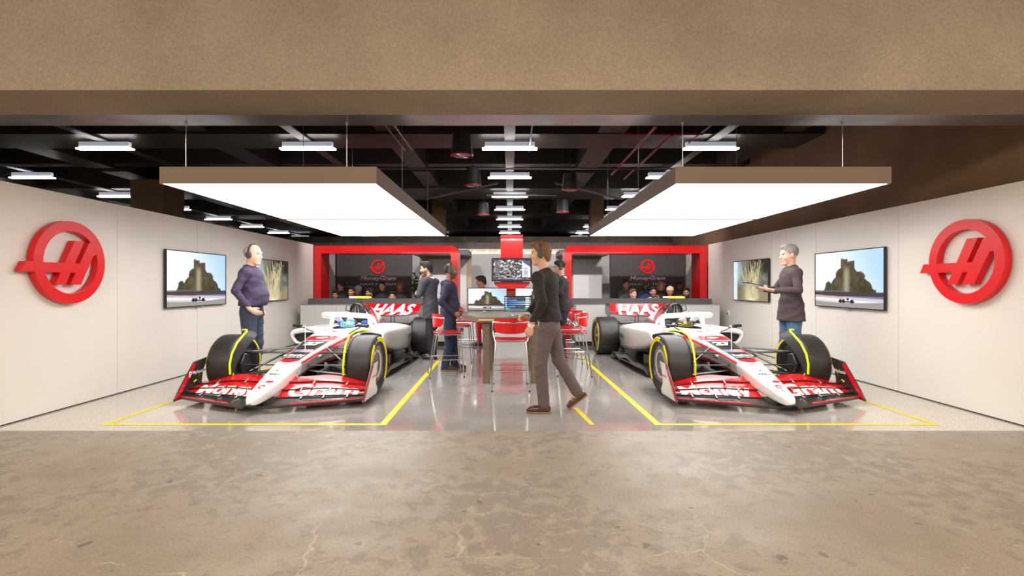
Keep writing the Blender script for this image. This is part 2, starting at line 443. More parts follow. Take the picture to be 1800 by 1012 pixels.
# back wall of the stand: pale wall, lit band, dark bulkhead
struct(MB().box(-5.0, 5.3, 17.0, 17.1, 0.001, 2.43).build('wall_stand_back', mat('pale_wall', (.60, .59, .62), .5), smooth=False))
struct(MB().box(-5.0, 5.3, 16.98, 17.1, 2.44, 2.60).build('trim_lit_band', mat('band_white', (.75, .68, .58), .5, emit=(1, .85, .65), es=.5), smooth=False))
struct(MB().box(-8.0, 5.3, 16.55, 17.1, 2.61, 2.78).build('trim_bulkhead_lower', mat('bulkhead_grey', (.12, .10, .09), .6, var=.2)))
struct(MB().box(-9.0, 5.3, 16.8, 17.1, 2.79, 3.0).build('trim_bulkhead_upper', mat('bulkhead_brown', (.06, .045, .035), .7, var=.4, vscale=3)))
SPOT = mat('spot_glow', (1, 1, 1), .5, emit=(1, .9, .75), es=14)
p0 = None
for i in range(11):
    x = -1.56+i*.405
    if -.3 < x < .4: continue
    if p0 is None:
        p0 = thing('spotlight', '', 'spotlight', (x, 16.9, 2.52), group='spotlights in the lit band over the pale back wall')
        MB().lathe([(-.02, .001), (-.02, .028), (.06, .028), (.06, .001)], 12, 'y').build('housing', ALU, p0)
        MB().lathe([(-.024, .001), (-.022, .022)], 12, 'y').build('lens', SPOT, p0)
        o = p0
    else: o = copy_tree(p0)
    o.location = (x, 16.9, 2.52)
    o['label'] = 'tiny glowing spotlight in the lit band high on the pale back wall'

# ------------------------------------------------------------------ ceiling steelwork and services
def beam(name, x0, x1, y0, y1, z0, z1=4.49, m=BEAMD): return struct(MB().box(x0, x1, y0, y1, z0, z1).build(name, m, smooth=False))
k = 1
for (y0, y1, z0) in ((6.9, 7.2, 4.1), (8.6, 9.5, 3.96), (11.3, 11.6, 4.1), (13.4, 15.1, 3.95), (18.5, 19.7, 3.95), (24.0, 25.0, 3.95)):
    beam('trim_cross_beam_%d' % k, -16.9, 5.34, y0, y1, z0); k += 1
k = 1
for (x0, x1, z0) in ((-12.9, -12.3, 4.0), (-9.4, -8.8, 4.0), (-5.6, -5.1, 4.0), (-2.25, -1.85, 4.0), (1.48, 1.95, 3.97), (4.6, 4.95, 4.0)):
    for (y0, y1) in ((5.24, 6.88), (7.22, 8.58), (9.52, 11.28), (11.62, 13.38), (15.12, 18.48), (19.72, 23.98)):
        beam('trim_long_beam_%d' % k, x0, x1, y0, y1, z0); k += 1
# concrete columns
for nm, (x, y, w) in (('concrete_column', (-8.75, 12.6, .8)), ('concrete_column', (-2.45, 17.6, .45)), ('concrete_column', (3.0, 17.6, .45))):
    o = MB().box(x-w/2, x+w/2, y-w/2, y+w/2, .001, 4.49 if w < .6 else 3.94).build(nm, BROWNC, bevel=.01)
    tag(o, {-8.75: 'rough square concrete column rising behind the left white wall', -2.45: 'grey concrete column above the left red portal', 3.0: 'grey concrete column behind the right light box'}[x], 'column')
# track strips carrying the linear lamps
FIX = mat('fixture_body', (.45, .46, .48), .35, .3, emit=(.8, .86, 1), es=.2)
TUBE = mat('tube_glow', (1, 1, 1), .4, emit=(1, .975, .94), es=STRIP_EMIT)
rows = [-14.3, -10.72, -7.15, -3.57, .0, 3.55]
rowname = ['outermost row on the left', 'second row from the left', 'third row from the left', 'row over the left car', 'middle row over the table', 'row over the right car']
rown = []
ordn = ['nearest', 'second nearest', 'third nearest', 'fourth nearest', 'fifth nearest', 'sixth nearest', 'far', 'far']
for ri, rx in enumerate(rows):
    if rx > -15:
        t = MB().box(rx-.09, rx+.09, 5.24, 26, 3.92, 3.945).build('lighting_track', TRACK)
        # hung below the beams between them
        t.location.z = 0
        tag(t, 'long flat grey metal ceiling track of the %s' % rowname[ri], 'ceiling track')
proto = thing('linear_lamp', '', 'ceiling lamp', (0, 9, 3.8))
MB().box(-.44, .44, -.04, .04, .045, .1295).build('housing', FIX, proto, bevel=.004)
MB().box(-.485, .485, -.05, .05, .0, .022).build('diffuser', TUBE, proto)
MB().box(-.46, .46, -.012, .012, .02, .05).build('reflector', BLK, proto)
first = True
for ri, rx in enumerate(rows):
    for k in range(8):
        y = 8.95+2.42*k
        if ri in (2,) and 0 < k < 5: continue      # hidden behind the partition and the light box
        if ri == 0 and k < 1: continue
        if ri == 1 and k == 0: continue
        if ri in (3,) and 0 < k < 4: continue
        o = proto if first else copy_tree(proto); first = False
        o.location = (rx, y, 3.79)
        if k < 6: o['label'] = '%s glowing linear ceiling lamp in the %s' % (ordn[k], rowname[ri])
        else: o['label'] = 'small distant linear ceiling lamp at the far end of the %s' % rowname[ri]
        o['group'] = 'linear ceiling lamps, %s' % rowname[ri]
# can downlights
REDG = mat('red_ring', rgb(190, 30, 30), .35)
LENS = mat('lens_glass', (.35, .35, .36), .12, .8)
cp = None
for i, (x, y, lab) in enumerate(((-.70, 7.4, 'large black can downlight with a grey ribbed lens, nearest above the table'), (-.70, 9.65, 'black can downlight with a red ring, second along left of the lamp row'), (-.71, 13.7, 'small distant black can downlight left of the middle lamp row'),
                                 (1.2, 10.1, 'black can downlight with a red ring hanging right of the middle lamp row'), (1.38, 13.2, 'small distant red-ringed can downlight right of the middle row'))):
    if cp is None:
        cp = thing('can_downlight', lab, 'downlight')
        MB().lathe([(.0, .001), (.001, .15), (.04, .155), (.32, .13), (.36, .05), (.36, .001)][::1], 28, 'z').build('can', BLK, cp)
        MB().lathe([(-.012, .15), (-.006, .165), (.012, .162), (.012, .145), (-.008, .14)], 28, 'z').build('ring', REDG, cp)
        m = MB()
        for r in (.03, .06, .09, .12): m.lathe([(-.004, r-.012), (-.012, r), (-.004, r+.012)], 24, 'z')
        m.build('lens', LENS, cp)
        MB().tube([(0, 0, .34), (0, 0, 1.205)], .008).build('stem', BLK, cp)
        o = cp
    else: o = copy_tree(cp)
    o.location = (x, y, 3.29); o['label'] = lab
# conduits, ducts, sprinkler pipes
PIPE = mat('conduit_grey', (.16, .15, .15), .35, .5)
PIPER = mat('sprinkler_red', rgb(150, 24, 24), .4)
def pipe(P, r, m, lab, n=8):
    o = MB().tube(P, r, n).build('ceiling_pipe', m); tag(o, lab, 'pipe'); return o
pipe([(-1.72, 5.25, 3.6), (-1.72, 8.3, 3.6)], .012, PIPE, 'thin pale conduit running back at left of the ceiling, outer of a pair')
pipe([(-1.6, 5.25, 3.6), (-1.6, 8.3, 3.6)], .012, PIPE, 'thin pale conduit running back at left of the ceiling, inner of a pair')
pipe([(-.62, 5.25, 3.9), (-.62, 6.4, 3.9), (-1.1, 6.4, 3.9)], .014, PIPE, 'bent conduit turning left beside the black can downlight')
pipe([(-6, 9.6, 3.6), (4.4, 9.6, 3.6)], .02, PIPE, 'long conduit crossing the ceiling above the table')
pipe([(-.6, 13.0, 3.7), (1.2, 13.0, 3.7)], .025, PIPE, 'short cross conduit beyond the first wide beam')
pipe([(2.05, 7.1, 3.62), (2.05, 10.2, 3.62)], .02, PIPER, 'red sprinkler pipe running back at right of the ceiling, left of a pair')
pipe([(2.4, 7.5, 3.62), (2.4, 10.6, 3.62)], .02, PIPER, 'red sprinkler pipe running back at right of the ceiling, right of a pair')
pipe([(1.7, 7.6, 3.66), (2.9, 7.6, 3.66)], .016, PIPER, 'short red sprinkler cross pipe at right of the ceiling')
pipe([(2.9, 5.25, 3.7), (2.9, 8.2, 3.7)], .012, PIPE, 'thin pale conduit over the right light box')
pipe([(.35, 7.1, 3.85), (.35, 9.3, 3.85)], .014, PIPE, 'thin conduit right of the middle lamp row')
pipe([(-.3, 12.2, 3.85), (-2.4, 14.5, 3.85)], .03, PIPE, 'slanting conduit beyond the first wide beam at left')
pipe([(1.1, 12.2, 3.85), (3.2, 14.5, 3.85)], .03, PIPE, 'slanting conduit beyond the first wide beam at right')
RB = mat('dark_red_panel', rgb(96, 22, 18), .4)
tag(MB().box(-1.5, -1.12, 5.3, 8.3, 4.2, 4.49).build('ceiling_duct', RB), 'dull dark red duct along the ceiling left of the middle', 'duct')
tag(MB().box(1.9, 2.7, 8.8, 9.5, 4.15, 4.49).build('ceiling_duct', RB), 'dark red ceiling box at right near the sprinkler pipes', 'duct')
tag(MB().box(-2.9, .9, 7.15, 7.6, 4.25, 4.49).build('ceiling_duct', RB), 'dark red cross duct high under the ceiling', 'duct')
tag(MB().box(-.5, -.3, 5.4, 8.2, 4.2, 4.49).build('ceiling_duct', PIPE), 'narrow grey duct left of the middle lamp row', 'duct')
tag(MB().box(.5, .68, 5.4, 8.2, 4.2, 4.49).build('ceiling_duct', PIPE), 'narrow grey duct right of the middle lamp row', 'duct')

# ------------------------------------------------------------------ suspended light boxes
BOXM = mat('lightbox_bronze', rgb(112, 92, 74), .5, .1)
BOXS = mat('lightbox_side', rgb(72, 58, 54), .45, .1)
GLOW = mat('lightbox_glow', (1, 1, 1), .4, emit=(1, .985, .97), es=PANEL_EMIT)
for side, (x0, x1, lab) in (('left', (-3.46, -1.315, 'wide bronze-edged glowing light box hanging over the left racing car')), ('right', (1.635, 3.77, 'wide bronze-edged glowing light box hanging over the right racing car'))):
    t = thing('hanging_light_box', lab, 'ceiling light', ((x0+x1)/2, 7.7, 2.40), group='suspended light boxes')
    w = (x1-x0)/2; d = 2.7
    m = MB(); th = .012
    m.box(-w, w, -d, -d+th, 0, .165); m.box(-w, w, d-th, d, 0, .165)
    m.box(-w, -w+th, -d+th, d-th, 0, .165); m.box(w-th, w, -d+th, d-th, 0, .165)
    m.box(-w+th, w-th, -d+th, d-th, .15, .165)
    m.build('frame', BOXM, t)
    g = MB().box(-w+.014, w-.014, -d+.014, -.008, .004, .02).build('diffuser', GLOW, t)
    g = MB().box(-w+.014, w-.014, .008, d-.014, .004, .02).build('diffuser', GLOW, t)
    MB().box(-w+.012, w-.012, -.008, .008, -.010, .03).build('divider', BLK, t)
    for (ax, ay) in (((-3.28-(x0+x1)/2) if side == 'left' else (1.75-(x0+x1)/2), -2.57), ((-1.65-(x0+x1)/2) if side == 'left' else (3.37-(x0+x1)/2), -2.57)):
        MB().tube([(ax, ay, .16), (ax, ay, .64)], .005, 6).lathe([(.0, .001), (.0, .016), (-.03, .008), (-.03, .001)], 10, 'z', (ax, ay, .64)).build('hanging_rod', ALU, t)
    for ax in (-w*.7, w*.7):
        for ay in (0., 2.4):
            MB().tube([(ax, ay, .16), (ax, ay, 2.09)], .005, 6).build('hanging_rod', ALU, t)

# ------------------------------------------------------------------ yellow floor tape
TAPE = mat('yellow_tape', rgb(214, 198, 26), .35, var=.06, vscale=6)
def tape_box(x0, x1, y0, y1, lab, xr0, xr1):
    w = .065; m = MB(); z = .0015
    def quad(a, b, c, d): m.add([(p[0], p[1], z) for p in (a, b, c, d)], [(0, 1, 2, 3)])
    quad((x0, y0), (x1, y0), (x1, y0+w), (x0, y0+w))
    quad((x0, y0+w), (x0+w*1.1, y0+w), (xr0+w, y1), (xr0, y1))
    quad((x1-w*1.1, y0+w), (x1, y0+w), (xr1, y1), (xr1-w, y1))
    o = m.build('floor_tape', TAPE, smooth=False); tag(o, lab, 'floor marking'); return o
tape_box(-4.09, -1.235, 5.045, 10.9, 'yellow tape rectangle on the floor round the left racing car', -4.09, -1.30)
tape_box(1.45, 4.31, 5.045, 10.9, 'yellow tape rectangle on the floor round the right racing car', 1.33, 4.31)
m = MB(); m.add([(.80, 5.06, .002), (.85, 5.06, .002), (.78, 5.75, .002), (.72, 5.75, .002)], [(0, 1, 2, 3)])
tag(m.build('floor_tape', TAPE, smooth=False), 'short worn strip of yellow tape under the walking man\'s rear foot', 'floor marking')

# ------------------------------------------------------------------ round emblem (ring, slanted H)
def emblem(name, origin, ux, n, R, depth, m, parent=None):
    """ux: in-plane right vector; n: outward normal; standing in the vertical plane"""
    ux = Vector(ux); n = Vector(n); O = Vector(origin); uz = Vector((0, 0, 1))
    def fn(u, v, d): return tuple(O+ux*(u*R)+uz*(v*R)+n*d)
    ri = .765; N = 96; mb = MB()
    rings = []
    for k in range(N+1):
        a = 2*PI*k/N; c, s_ = math.cos(a), math.sin(a)
        rings.append([fn(c, s_, depth), fn(c, s_, 0), fn(c*ri, s_*ri, 0), fn(c*ri, s_*ri, depth), fn(c, s_, depth)])
    mb.ring(rings, close=False, cap=False)
    ring = mb.build('ring' if parent else name, m, parent)
    h = MB(); e = .0
    sl = .50
    def bar(u0, u1, v0, v1, s0=sl, d=depth-.001):
        h.prism([(u0+v0*s0, v0), (u1+v0*s0, v0), (u1+v1*s0, v1), (u0+v1*s0, v1)], 0, d, fn=fn)
    bar(-.19, .09, -.54, .54)
    bar(.23, .54, -.54, .52, .52)
    h.prism([(.45, .32), (.60, .52), (.80, .58), (.90, .28), (.66, .2)], 0, depth-.002, fn=fn)
    h.prism([(-1.29, -.25), (.35, -.25), (.42, -.02), (-1.17, -.02)], 0, depth-.0015, fn=fn)
    o = h.build('letter', m, parent if parent else ring)
    return ring
LOGO = mat('emblem_red', rgb(214, 14, 22), .35)
for (nm, O, ux, n, lab) in (('l', (XL+.012, 5.72, 1.652), (0, 1, 0), (1, 0, 0), 'large red ring emblem with slanted letter H on the left white wall'),
                            ('r', (XR-.012, 5.57, 1.655), (0, -1, 0), (-1, 0, 0), 'large red ring emblem with slanted letter H on the right white wall')):
    t = thing('wall_emblem', lab, 'emblem', O)
    emblem('ring', (0, 0, 0), ux, n, .463, .075, LOGO, t)
    for (dy, dz) in ((.3, .25), (-.3, -.25), (.3, -.25), (-.3, .25)): pass
    MB().lathe([(-.012 if nm == 'l' else .0, .001), (-.012 if nm == 'l' else .0, .3), (.001 if nm == 'l' else .012, .3), (.001 if nm == 'l' else .012, .001)], 6, 'x') and None
# ------------------------------------------------------------------ pictures shown on the screens
def smooth(a, b, x): t = np.clip((x-a)/(b-a), 0, 1); return t*t*(3-2*t)
def vnoise(x, y, seed=0, oct=4):
    r = np.random.RandomState(seed); s = np.zeros_like(x); a = 1.; tot = 0
    G = r.rand(64, 64)
    for o in range(oct):
        xi = np.floor(x).astype(int); yi = np.floor(y).astype(int); fx = x-xi; fy = y-yi
        fx = fx*fx*(3-2*fx); fy = fy*fy*(3-2*fy)
        g = lambda i, j: G[(yi+j) % 64, (xi+i) % 64]
        s += a*((g(0, 0)*(1-fx)+g(1, 0)*fx)*(1-fy)+(g(0, 1)*(1-fx)+g(1, 1)*fx)*fy); tot += a; a *= .5; x = x*2.1+3.3; y = y*2.1+7.1
    return s/tot
def C(*c): return np.array(rgb(*c))
def lay(img, col, m): return img*(1-m[..., None])+np.asarray(col)*m[..., None]
def pic_track(u, v):
    img = np.ones(u.shape+(3,))*C(232, 243, 250)
    img = lay(img, C(150, 196, 236), smooth(.45, 1.1, u*.8+v*.35)*.8)
    n = vnoise(u*14, v*14, 1)
    # castle-like mass of trees and stonework
    h = .26+.60*np.clip(1-abs(u-.50)/.44, 0, 1)**.9+.10*(n-.5)*2
    h = np.maximum(h, .88*(abs(u-.47) < .05)+.84*(abs(u-.57) < .045)+.06*(n-.5))
    h = np.minimum(h, np.where(u < .34, .20+1.5*np.clip(u-.10, 0, 1), 1.0)+.06*(n-.5))
    h = np.maximum(h, .20+.28*np.exp(-((u-.22)/.09)**2)+.14*(n-.5))
    h = np.where((u > .9), .25+.1*(n-.5), h)
    m = smooth(0, .02, h-v)
    tex = vnoise(u*30, v*12, 5)
    tree = C(26, 28, 18)*(1-tex[..., None])+C(104, 96, 66)*tex[..., None]
    stone = smooth(.07, .0, abs(u-.50))*smooth(.8, .6, v)
    tree = tree*(1-stone[..., None]*.8)+C(176, 164, 140)*stone[..., None]*.8
    dark = smooth(.55, .7, u)*smooth(.62, .3, v); tree = tree*(1-.35*dark[..., None])
    left = smooth(.35, .2, u); tree = tree*(1-left[..., None]*.6)+C(44, 64, 46)*left[..., None]*.6
    img = img*(1-m[..., None])+tree*m[..., None]
    img = lay(img, C(60, 60, 62), smooth(.28, .27, v)*smooth(.19, .2, v))
    img = lay(img, C(110, 108, 106), smooth(.30, .29, v)*smooth(.27, .28, v)*smooth(.5, .45, u))
    img = lay(img, C(122, 110, 165), smooth(.205, .20, v)*smooth(.165, .17, v)*smooth(.4, .5, u))
    img = lay(img, C(200, 196, 200), smooth(.2, .19, v+.05*(u-.3)))
    img = lay(img, C(214, 120, 120), smooth(.012, .004, abs(v-(.185-.10*u+.03*np.sin(5*u))))*.7)
    img = lay(img, C(240, 236, 232), smooth(.03, .01, abs(v-(.145-.06*u))))
    img = lay(img, C(150, 148, 146), smooth(.10, .085, v+.02*np.sin(4*u)))
    # little racing car
    cx, cy = .50, .115
    img = lay(img, C(225, 220, 230), (smooth(.085, .075, abs(u-cx-.01))*smooth(.028, .02, abs(v-cy-.01-.25*np.maximum(0, (u-cx))*.5))))
    img = lay(img, C(30, 26, 34), smooth(.125, .115, abs(u-cx))*smooth(.014, .008, abs(v-cy+.018)))
    for wx in (-.09, -.045, .08): img = lay(img, C(16, 15, 18), smooth(.026, .02, np.hypot(u-cx-wx, (v-cy+.008)*.6)))
    img = lay(img, C(40, 34, 80), smooth(.02, .014, np.hypot(u-cx-.02, (v-cy-.03)*.6)))
    return img
def pic_grass(u, v):
    n = vnoise(u*9, v*7, 3); img = C(60, 66, 56)*(1-n[..., None])+C(150, 152, 140)*n[..., None]
    img = lay(img, C(34, 36, 34), smooth(.5, .75, v)*smooth(.35, .5, u))
    img = lay(img, C(170, 205, 226), smooth(.32, .05, u)*smooth(.35, .6, v))
    img = lay(img, C(214, 224, 226), smooth(.14, .1, u))
    img = lay(img, C(160, 140, 100), smooth(.45, .1, v)*.6*smooth(.1, .3, u))
    img = lay(img, C(246, 236, 206), smooth(.28, .0, np.hypot((u-.55)*1.0, (v-.12)*1.1)))
    r = np.random.RandomState(4)
    for i in range(70):
        x0 = .42+.3*r.rand(); x1 = x0+(r.rand()-.5)*.5; h = .45+.5*r.rand(); bend = (r.rand()-.5)*.3
        t = np.clip((v-.08)/h, 0, 1); px = x0+(x1-x0)*t+bend*t*t
        m = smooth(.008, .002, abs(u-px))*(v > .06)*(v < .08+h)
        c = C(214, 200, 158) if r.rand() > .4 else C(150, 138, 96)
        img = lay(img, c, m*.8)
    return img
def pic_aerial(u, v):
    n = vnoise(u*26, v*16, 9, 3); n2 = vnoise(u*26, v*17, 2, 3)
    img = C(34, 38, 56)*(1-n[..., None])+C(130, 130, 140)*n[..., None]
    img = lay(img, C(235, 238, 242), smooth(.62, .68, n2)); img = lay(img, C(20, 22, 30), smooth(.36, .30, n2))
    img = lay(img, C(190, 150, 90), smooth(.68, .74, vnoise(u*20, v*14, 6, 2))*.8)
    for i in range(11):
        y = .9-.075*i; img = lay(img, C(120, 120, 124), smooth(.026, .02, abs(v-y))*smooth(.065, .06, abs(u-.11)))
    img = lay(img, C(236, 238, 244), (u > .775)*(v > .12)*(v < .95)*smooth(0, .02, .95-v-(u-.78)*.9*0)*.9)
    img = lay(img, C(40, 60, 110), (u > .82)*(u < .93)*(((v*14) % 1) > .55)*(v < .6)*.8)
    img = lay(img, C(50, 60, 90), (u > .80)*(v > .9-(u-.78)*1.2)*.9)
    img = lay(img, C(150, 190, 235), smooth(.018, .01, abs(v-.06))*(u > .3)*(u < .75))
    return img
def pic_timing(u, v):
    img = np.ones(u.shape+(3,))*C(14, 18, 30)
    ends = [.17, .45, .98, .8, .38, 0]
    for i, e in enumerate(ends):
        y = .90-.152*i; row = (abs(v-y) < .05)
        img = lay(img, C(92, 92, 98), (row*(u > .05)*(u < .76)).astype(float))
        if i < 5:
            g = np.clip(u, 0, 1)[..., None]; blue = C(40, 100, 176)*(1-g)+C(170, 212, 246)*g
            mm = (row*(u > .06)*(u < e))[..., None]; img = img*(1-mm)+blue*mm
            img = lay(img, C(244, 248, 252), (row*(u > .775)*(u < .93)).astype(float))
            img = lay(img, C(244, 248, 252), (abs(v-y) < .045)*(abs(u-.03) < .022)*1.)
        else:
            img = lay(img, C(70, 200, 150), (row*(u < .17)).astype(float)); img = lay(img, C(80, 200, 90), (row*(u > .76)*(u < .95)).astype(float))
        img = lay(img, C(220, 225, 232), (row*(u > .95)*(u < .98)).astype(float))
    img = lay(img, C(120, 170, 180), (v < .06)*1.)
    return img
PICM = mat('screen_picture', (0, 0, 0), .25, attr='emit', es=.8)
BEZ = mat('screen_bezel', (.018, .018, .02), .35)
def screen(t, wd, ht, pic, th=.045, bez=.014, nx=150, ny=88, strip=True, chin=0., curve=0.):
    """picture plane at local y=0 facing -y, x right, z up from 0"""
    m = MB()
    m.box(-wd/2-bez, wd/2+bez, .004, th, -bez-chin, ht+bez)
    fr = MB()
    fr.box(-wd/2-bez, wd/2+bez, -.006, .004, ht, ht+bez); fr.box(-wd/2-bez, wd/2+bez, -.006, .004, -bez-chin, 0)
    fr.box(-wd/2-bez, -wd/2, -.006, .004, 0, ht); fr.box(wd/2, wd/2+bez, -.006, .004, 0, ht)
    m.build('housing', BEZ, t, bevel=.002); fr.build('bezel', BEZ, t)
    u, v = np.meshgrid(np.linspace(0, 1, nx+1), np.linspace(0, 1, ny+1))
    img = np.clip(pic(u, v), 0, 1).reshape(-1, 3)
    V = np.stack([(u.ravel()-.5)*wd, np.zeros(u.size)+.001, v.ravel()*ht], 1)
    i = np.arange(nx)[None, :]+(nx+1)*np.arange(ny)[:, None]; Q = np.stack([i, i+1, i+nx+2, i+nx+1], -1).reshape(-1, 4)
    p = fastobj('picture', V, Q, PICM, t, colors=img)
    if strip:
        MB().box(-.05, .05, -.004, .012, -bez-.022, -bez-.001).build('sensor_strip', ALU, t)
def wall_screen(side, y, z0, wd, ht, pic, lab):
    x = XL+.048 if side < 0 else XR-.048
    t = thing('wall_screen', lab, 'screen', (x, y, z0), PI/2 if side < 0 else -PI/2, group='screens on the side walls')
    screen(t, wd, ht, pic, th=.028); MB().box(-.25, .25, .028, .047, .2, ht-.2).build('wall_bracket', BLK, t)
wall_screen(-1, 8.11, 1.072, 1.52, .835, pic_track, 'big wall screen showing a racing car below trees, on the left white wall')
wall_screen(-1, 10.60, 1.072, 1.52, .835, pic_grass, 'wall screen showing pale grass blades, on the left wall behind the man in purple')
wall_screen(1, 7.57, 1.065, 1.52, .835, pic_track, 'big wall screen showing a racing car below trees, on the right white wall')
wall_screen(1, 10.62, 1.072, 1.52, .835, pic_grass, 'wall screen showing pale grass blades, on the right wall behind the man in a jacket')
for (x, y, s_) in ((XR-.012, 11.75, 'right'), (XL+.012, 12.1, 'left')):
    t = thing('wall_socket', 'small white power socket on the %s wall near the counter' % s_, 'socket', (x, y, .75), PI/2 if s_ == 'left' else -PI/2)
    MB().box(-.045, .045, -.012, .011, -.06, .06).build('cover_plate', WHITE, t, bevel=.003)
    MB().box(-.02, .02, -.018, -.012, -.04, .0).build('plug', BLK, t)

# ------------------------------------------------------------------ red portals, counters, feature walls
def portal(x0, x1, lab, inner):
    # inner: -1 the rounded corner is at x0, +1 at x1
    zt, w, hb, r = 2.405, .18, .20, .17
    def rr(a0, a1, zt, r, left, right):
        P = [(a0, .002)]
        if left: P += [(a0+r-r*math.cos(t), zt-r+r*math.sin(t)) for t in np.linspace(0, PI/2, 7)]
        else: P += [(a0, zt)]
        if right: P += [(a1-r+r*math.sin(t), zt-r+r*math.cos(t)) for t in np.linspace(0, PI/2, 7)]
        else: P += [(a1, zt)]
        P += [(a1, .002)]; return P
    out = rr(x0, x1, zt, r, inner < 0, inner > 0)
    inn = rr(x0+w, x1-w, zt-hb, .05, inner < 0, inner > 0)
    poly = out+inn[::-1]
    o = MB().prism(poly, 12.985, 13.585).build('red_portal', RED, smooth=False)
    tag(o, lab, 'portal'); return o
portal(-5.02, -1.33, 'big red portal frame round the dark sign wall on the left', 1)
portal(1.41, 5.06, 'big red portal frame round the dark sign wall on the right', -1)
FEAT = mat('feature_charcoal', rgb(66, 58, 60), .6, var=.04)
for side, (x0, x1, cx) in (('left', (-5.0, -2.84, -3.80)), ('right', (2.90, 5.05, 3.98))):
    t = thing('feature_wall', 'charcoal sign wall with red emblem and team lettering behind the %s counter' % side, 'sign wall', (cx, 14.62, 0), group='charcoal sign walls')
    MB().box(x0-cx, x1-cx, 0, .12, .002, 2.45).build('panel', FEAT, t)
    emblem('e', (0, -.002, 1.925), (1, 0, 0), (0, -1, 0), .205, .02, LOGO, t)
    LET = mat('sign_letters', (.55, .53, .53), .45)
    V, F = text_arrays('MoneyGram', .2, shear=.25, bold=.006); a = fit(V, w=1.03)
    m = MB(); m.add([(p[0], -.004, 1.548+p[1]*.72) for p in a], F); m.build('lettering', LET, t, smooth=False)
    V, F = text_arrays('HAAS F1 TEAM', .12); a = fit(V, w=1.02)
    m = MB(); m.add([(p[0], -.004, 1.39+p[1]*.75) for p in a], F); m.build('lettering', LET, t, smooth=False)
    MB().box(-.52, .52, -.004, -.001, 1.517, 1.527).build('underline', LOGO, t)
# recessed doorway panels beside the sign walls
BEIGE = mat('beige_wall', rgb(190, 170, 140), .6)
for side, (x0, x1) in (('left', (-2.83, -1.2)), ('right', (1.45, 2.89))):
    struct(MB().box(x0, x1, 15.9, 16.0, 0.001, 2.30).build('wall_alcove_%s' % side, BEIGE, smooth=False))
    struct(MB().box(x0, x1, 14.7, 15.9, 2.27, 2.42).build('trim_alcove_%s' % side, GREY, smooth=False))
    px = (-2.55, -1.35) if side == 'left' else (1.98, 2.88)
    o = MB().box(px[0], px[1], 15.80, 15.88, .05, 2.2).build('white_door', mat('door_white', (.70, .69, .71), .4), bevel=.004)
    tag(o, 'plain white sliding door panel in the alcove of the %s portal' % side, 'door')
# counters
def counter(x0, x1, side):
    t = thing('reception_counter', 'long white counter with dark grey back shelf on the %s' % side, 'counter', ((x0+x1)/2, 12.0, 0), group='white reception counters')
    w = (x1-x0)/2
    MB().box(-w, w, -.4, .12, .10, .935).build('front_cabinet', CWHITE, t, bevel=.008)
    MB().box(-w+.02, w-.02, -.38, .10, .002, .10).build('plinth', BLK, t)
    ww = w+.03
    MB().box(-ww, ww, .125, .62, .002, 1.066).build('back_shelf', GREY, t, bevel=.004)
    for k in range(1, 4):
        x = -w+2*w*k/4
        MB().box(x-.002, x+.002, -.4015, -.3995, .12, .92).build('panel_joint', BLK, t)
counter(-4.80, -1.50, 'left'); counter(1.52, 4.81, 'right')
# benches for the seated visitors
BEN = mat('bench_grey', (.06, .06, .065), .6)
for side, c in (('left', -3.75), ('right', 3.80)):
    for (y, h, lab) in ((13.28, .40, 'low'), (14.02, .60, 'raised')):
        t = thing('bench', '%s grey bench behind the %s counter' % (lab, side), 'bench', (c, y, 0))
        MB().box(-1.02, 1.02, -.2, .2, h-.06, h).build('seat', BEN, t, bevel=.005)
        for x in (-.95, .95): MB().box(x-.03, x+.03, -.17, .17, .001, h-.06).build('leg', BEN, t)
# potted plant
t = thing('potted_plant', 'dark green leafy plant in a black pot beside the left sign wall', 'plant', (-2.52, 13.9, 0))
MB().lathe([(0.001, .001), (0.001, .13), (.5, .17), (.5, .15), (.44, .14), (.44, .001)], 20, 'z').build('pot', BLK, t)
rr = random.Random(3); lf = MB(); st = MB()
for i in range(9):
    a = rr.random()*6.28; P = [(0, 0, .44), (.05*math.cos(a), .05*math.sin(a), .9), (.13*math.cos(a), .13*math.sin(a), 1.25+.5*rr.random())]
    st.tube(P, .008, 5)
    for k in range(16):
        s_ = .25+.75*k/15; p = Vector(P[1]).lerp(Vector(P[2]), s_) if k > 2 else Vector(P[0]).lerp(Vector(P[1]), .6)
        b = rr.random()*6.28; L = .09+.05*rr.random(); d = Vector((math.cos(b), math.sin(b), .25-.5*rr.random())); n = d.cross(Vector((0, 0, 1))).normalized()*L*.28
        tip = p+d*L; mid = p+d*L*.5+Vector((0, 0, .02))
        lf.add([p, mid+n, tip, mid-n], [(0, 1, 2, 3)])
st.build('stem', mat('stem_green', rgb(60, 70, 40), .7), t)
o = lf.build('foliage', mat('leaf_green', rgb(46, 66, 38), .5), t, smooth=False)

# ------------------------------------------------------------------ centre: red column, screen, low desk
t = thing('red_column', 'tall flat red column behind the table, carrying a screen', 'column', (.055, 13.75, 0))
m = MB()
prof = []
N = 8
P = [(13.0, .002), (13.0, 2.58)]+[(13.0+.17*(1-math.cos(a)), 2.58+.19*math.sin(a)) for a in np.linspace(0, PI/2, 7)][1:]
Q = [(p[0]-13.05+.0, p[1]) for p in P]
th = .06
ring0 = []
for (yy, zz) in Q: ring0.append([(-.30, yy, zz), (.30, yy, zz), (.30, yy+th, zz-(.0 if zz < 2.59 else .05)), (-.30, yy+th, zz-(.0 if zz < 2.59 else .05))])
m.ring(ring0); m.build('post', RED, t, angle=30)
MB().prism([(-.47, 1.475), (.47, 1.475), (.47, 1.42), (.31, 1.29), (-.31, 1.29), (-.47, 1.42)], -.30, -.051).build('shelf', RED, t)
t = thing('column_screen', 'wide screen of aerial track data hung on the red column', 'screen', (.055, 13.40, 1.535))
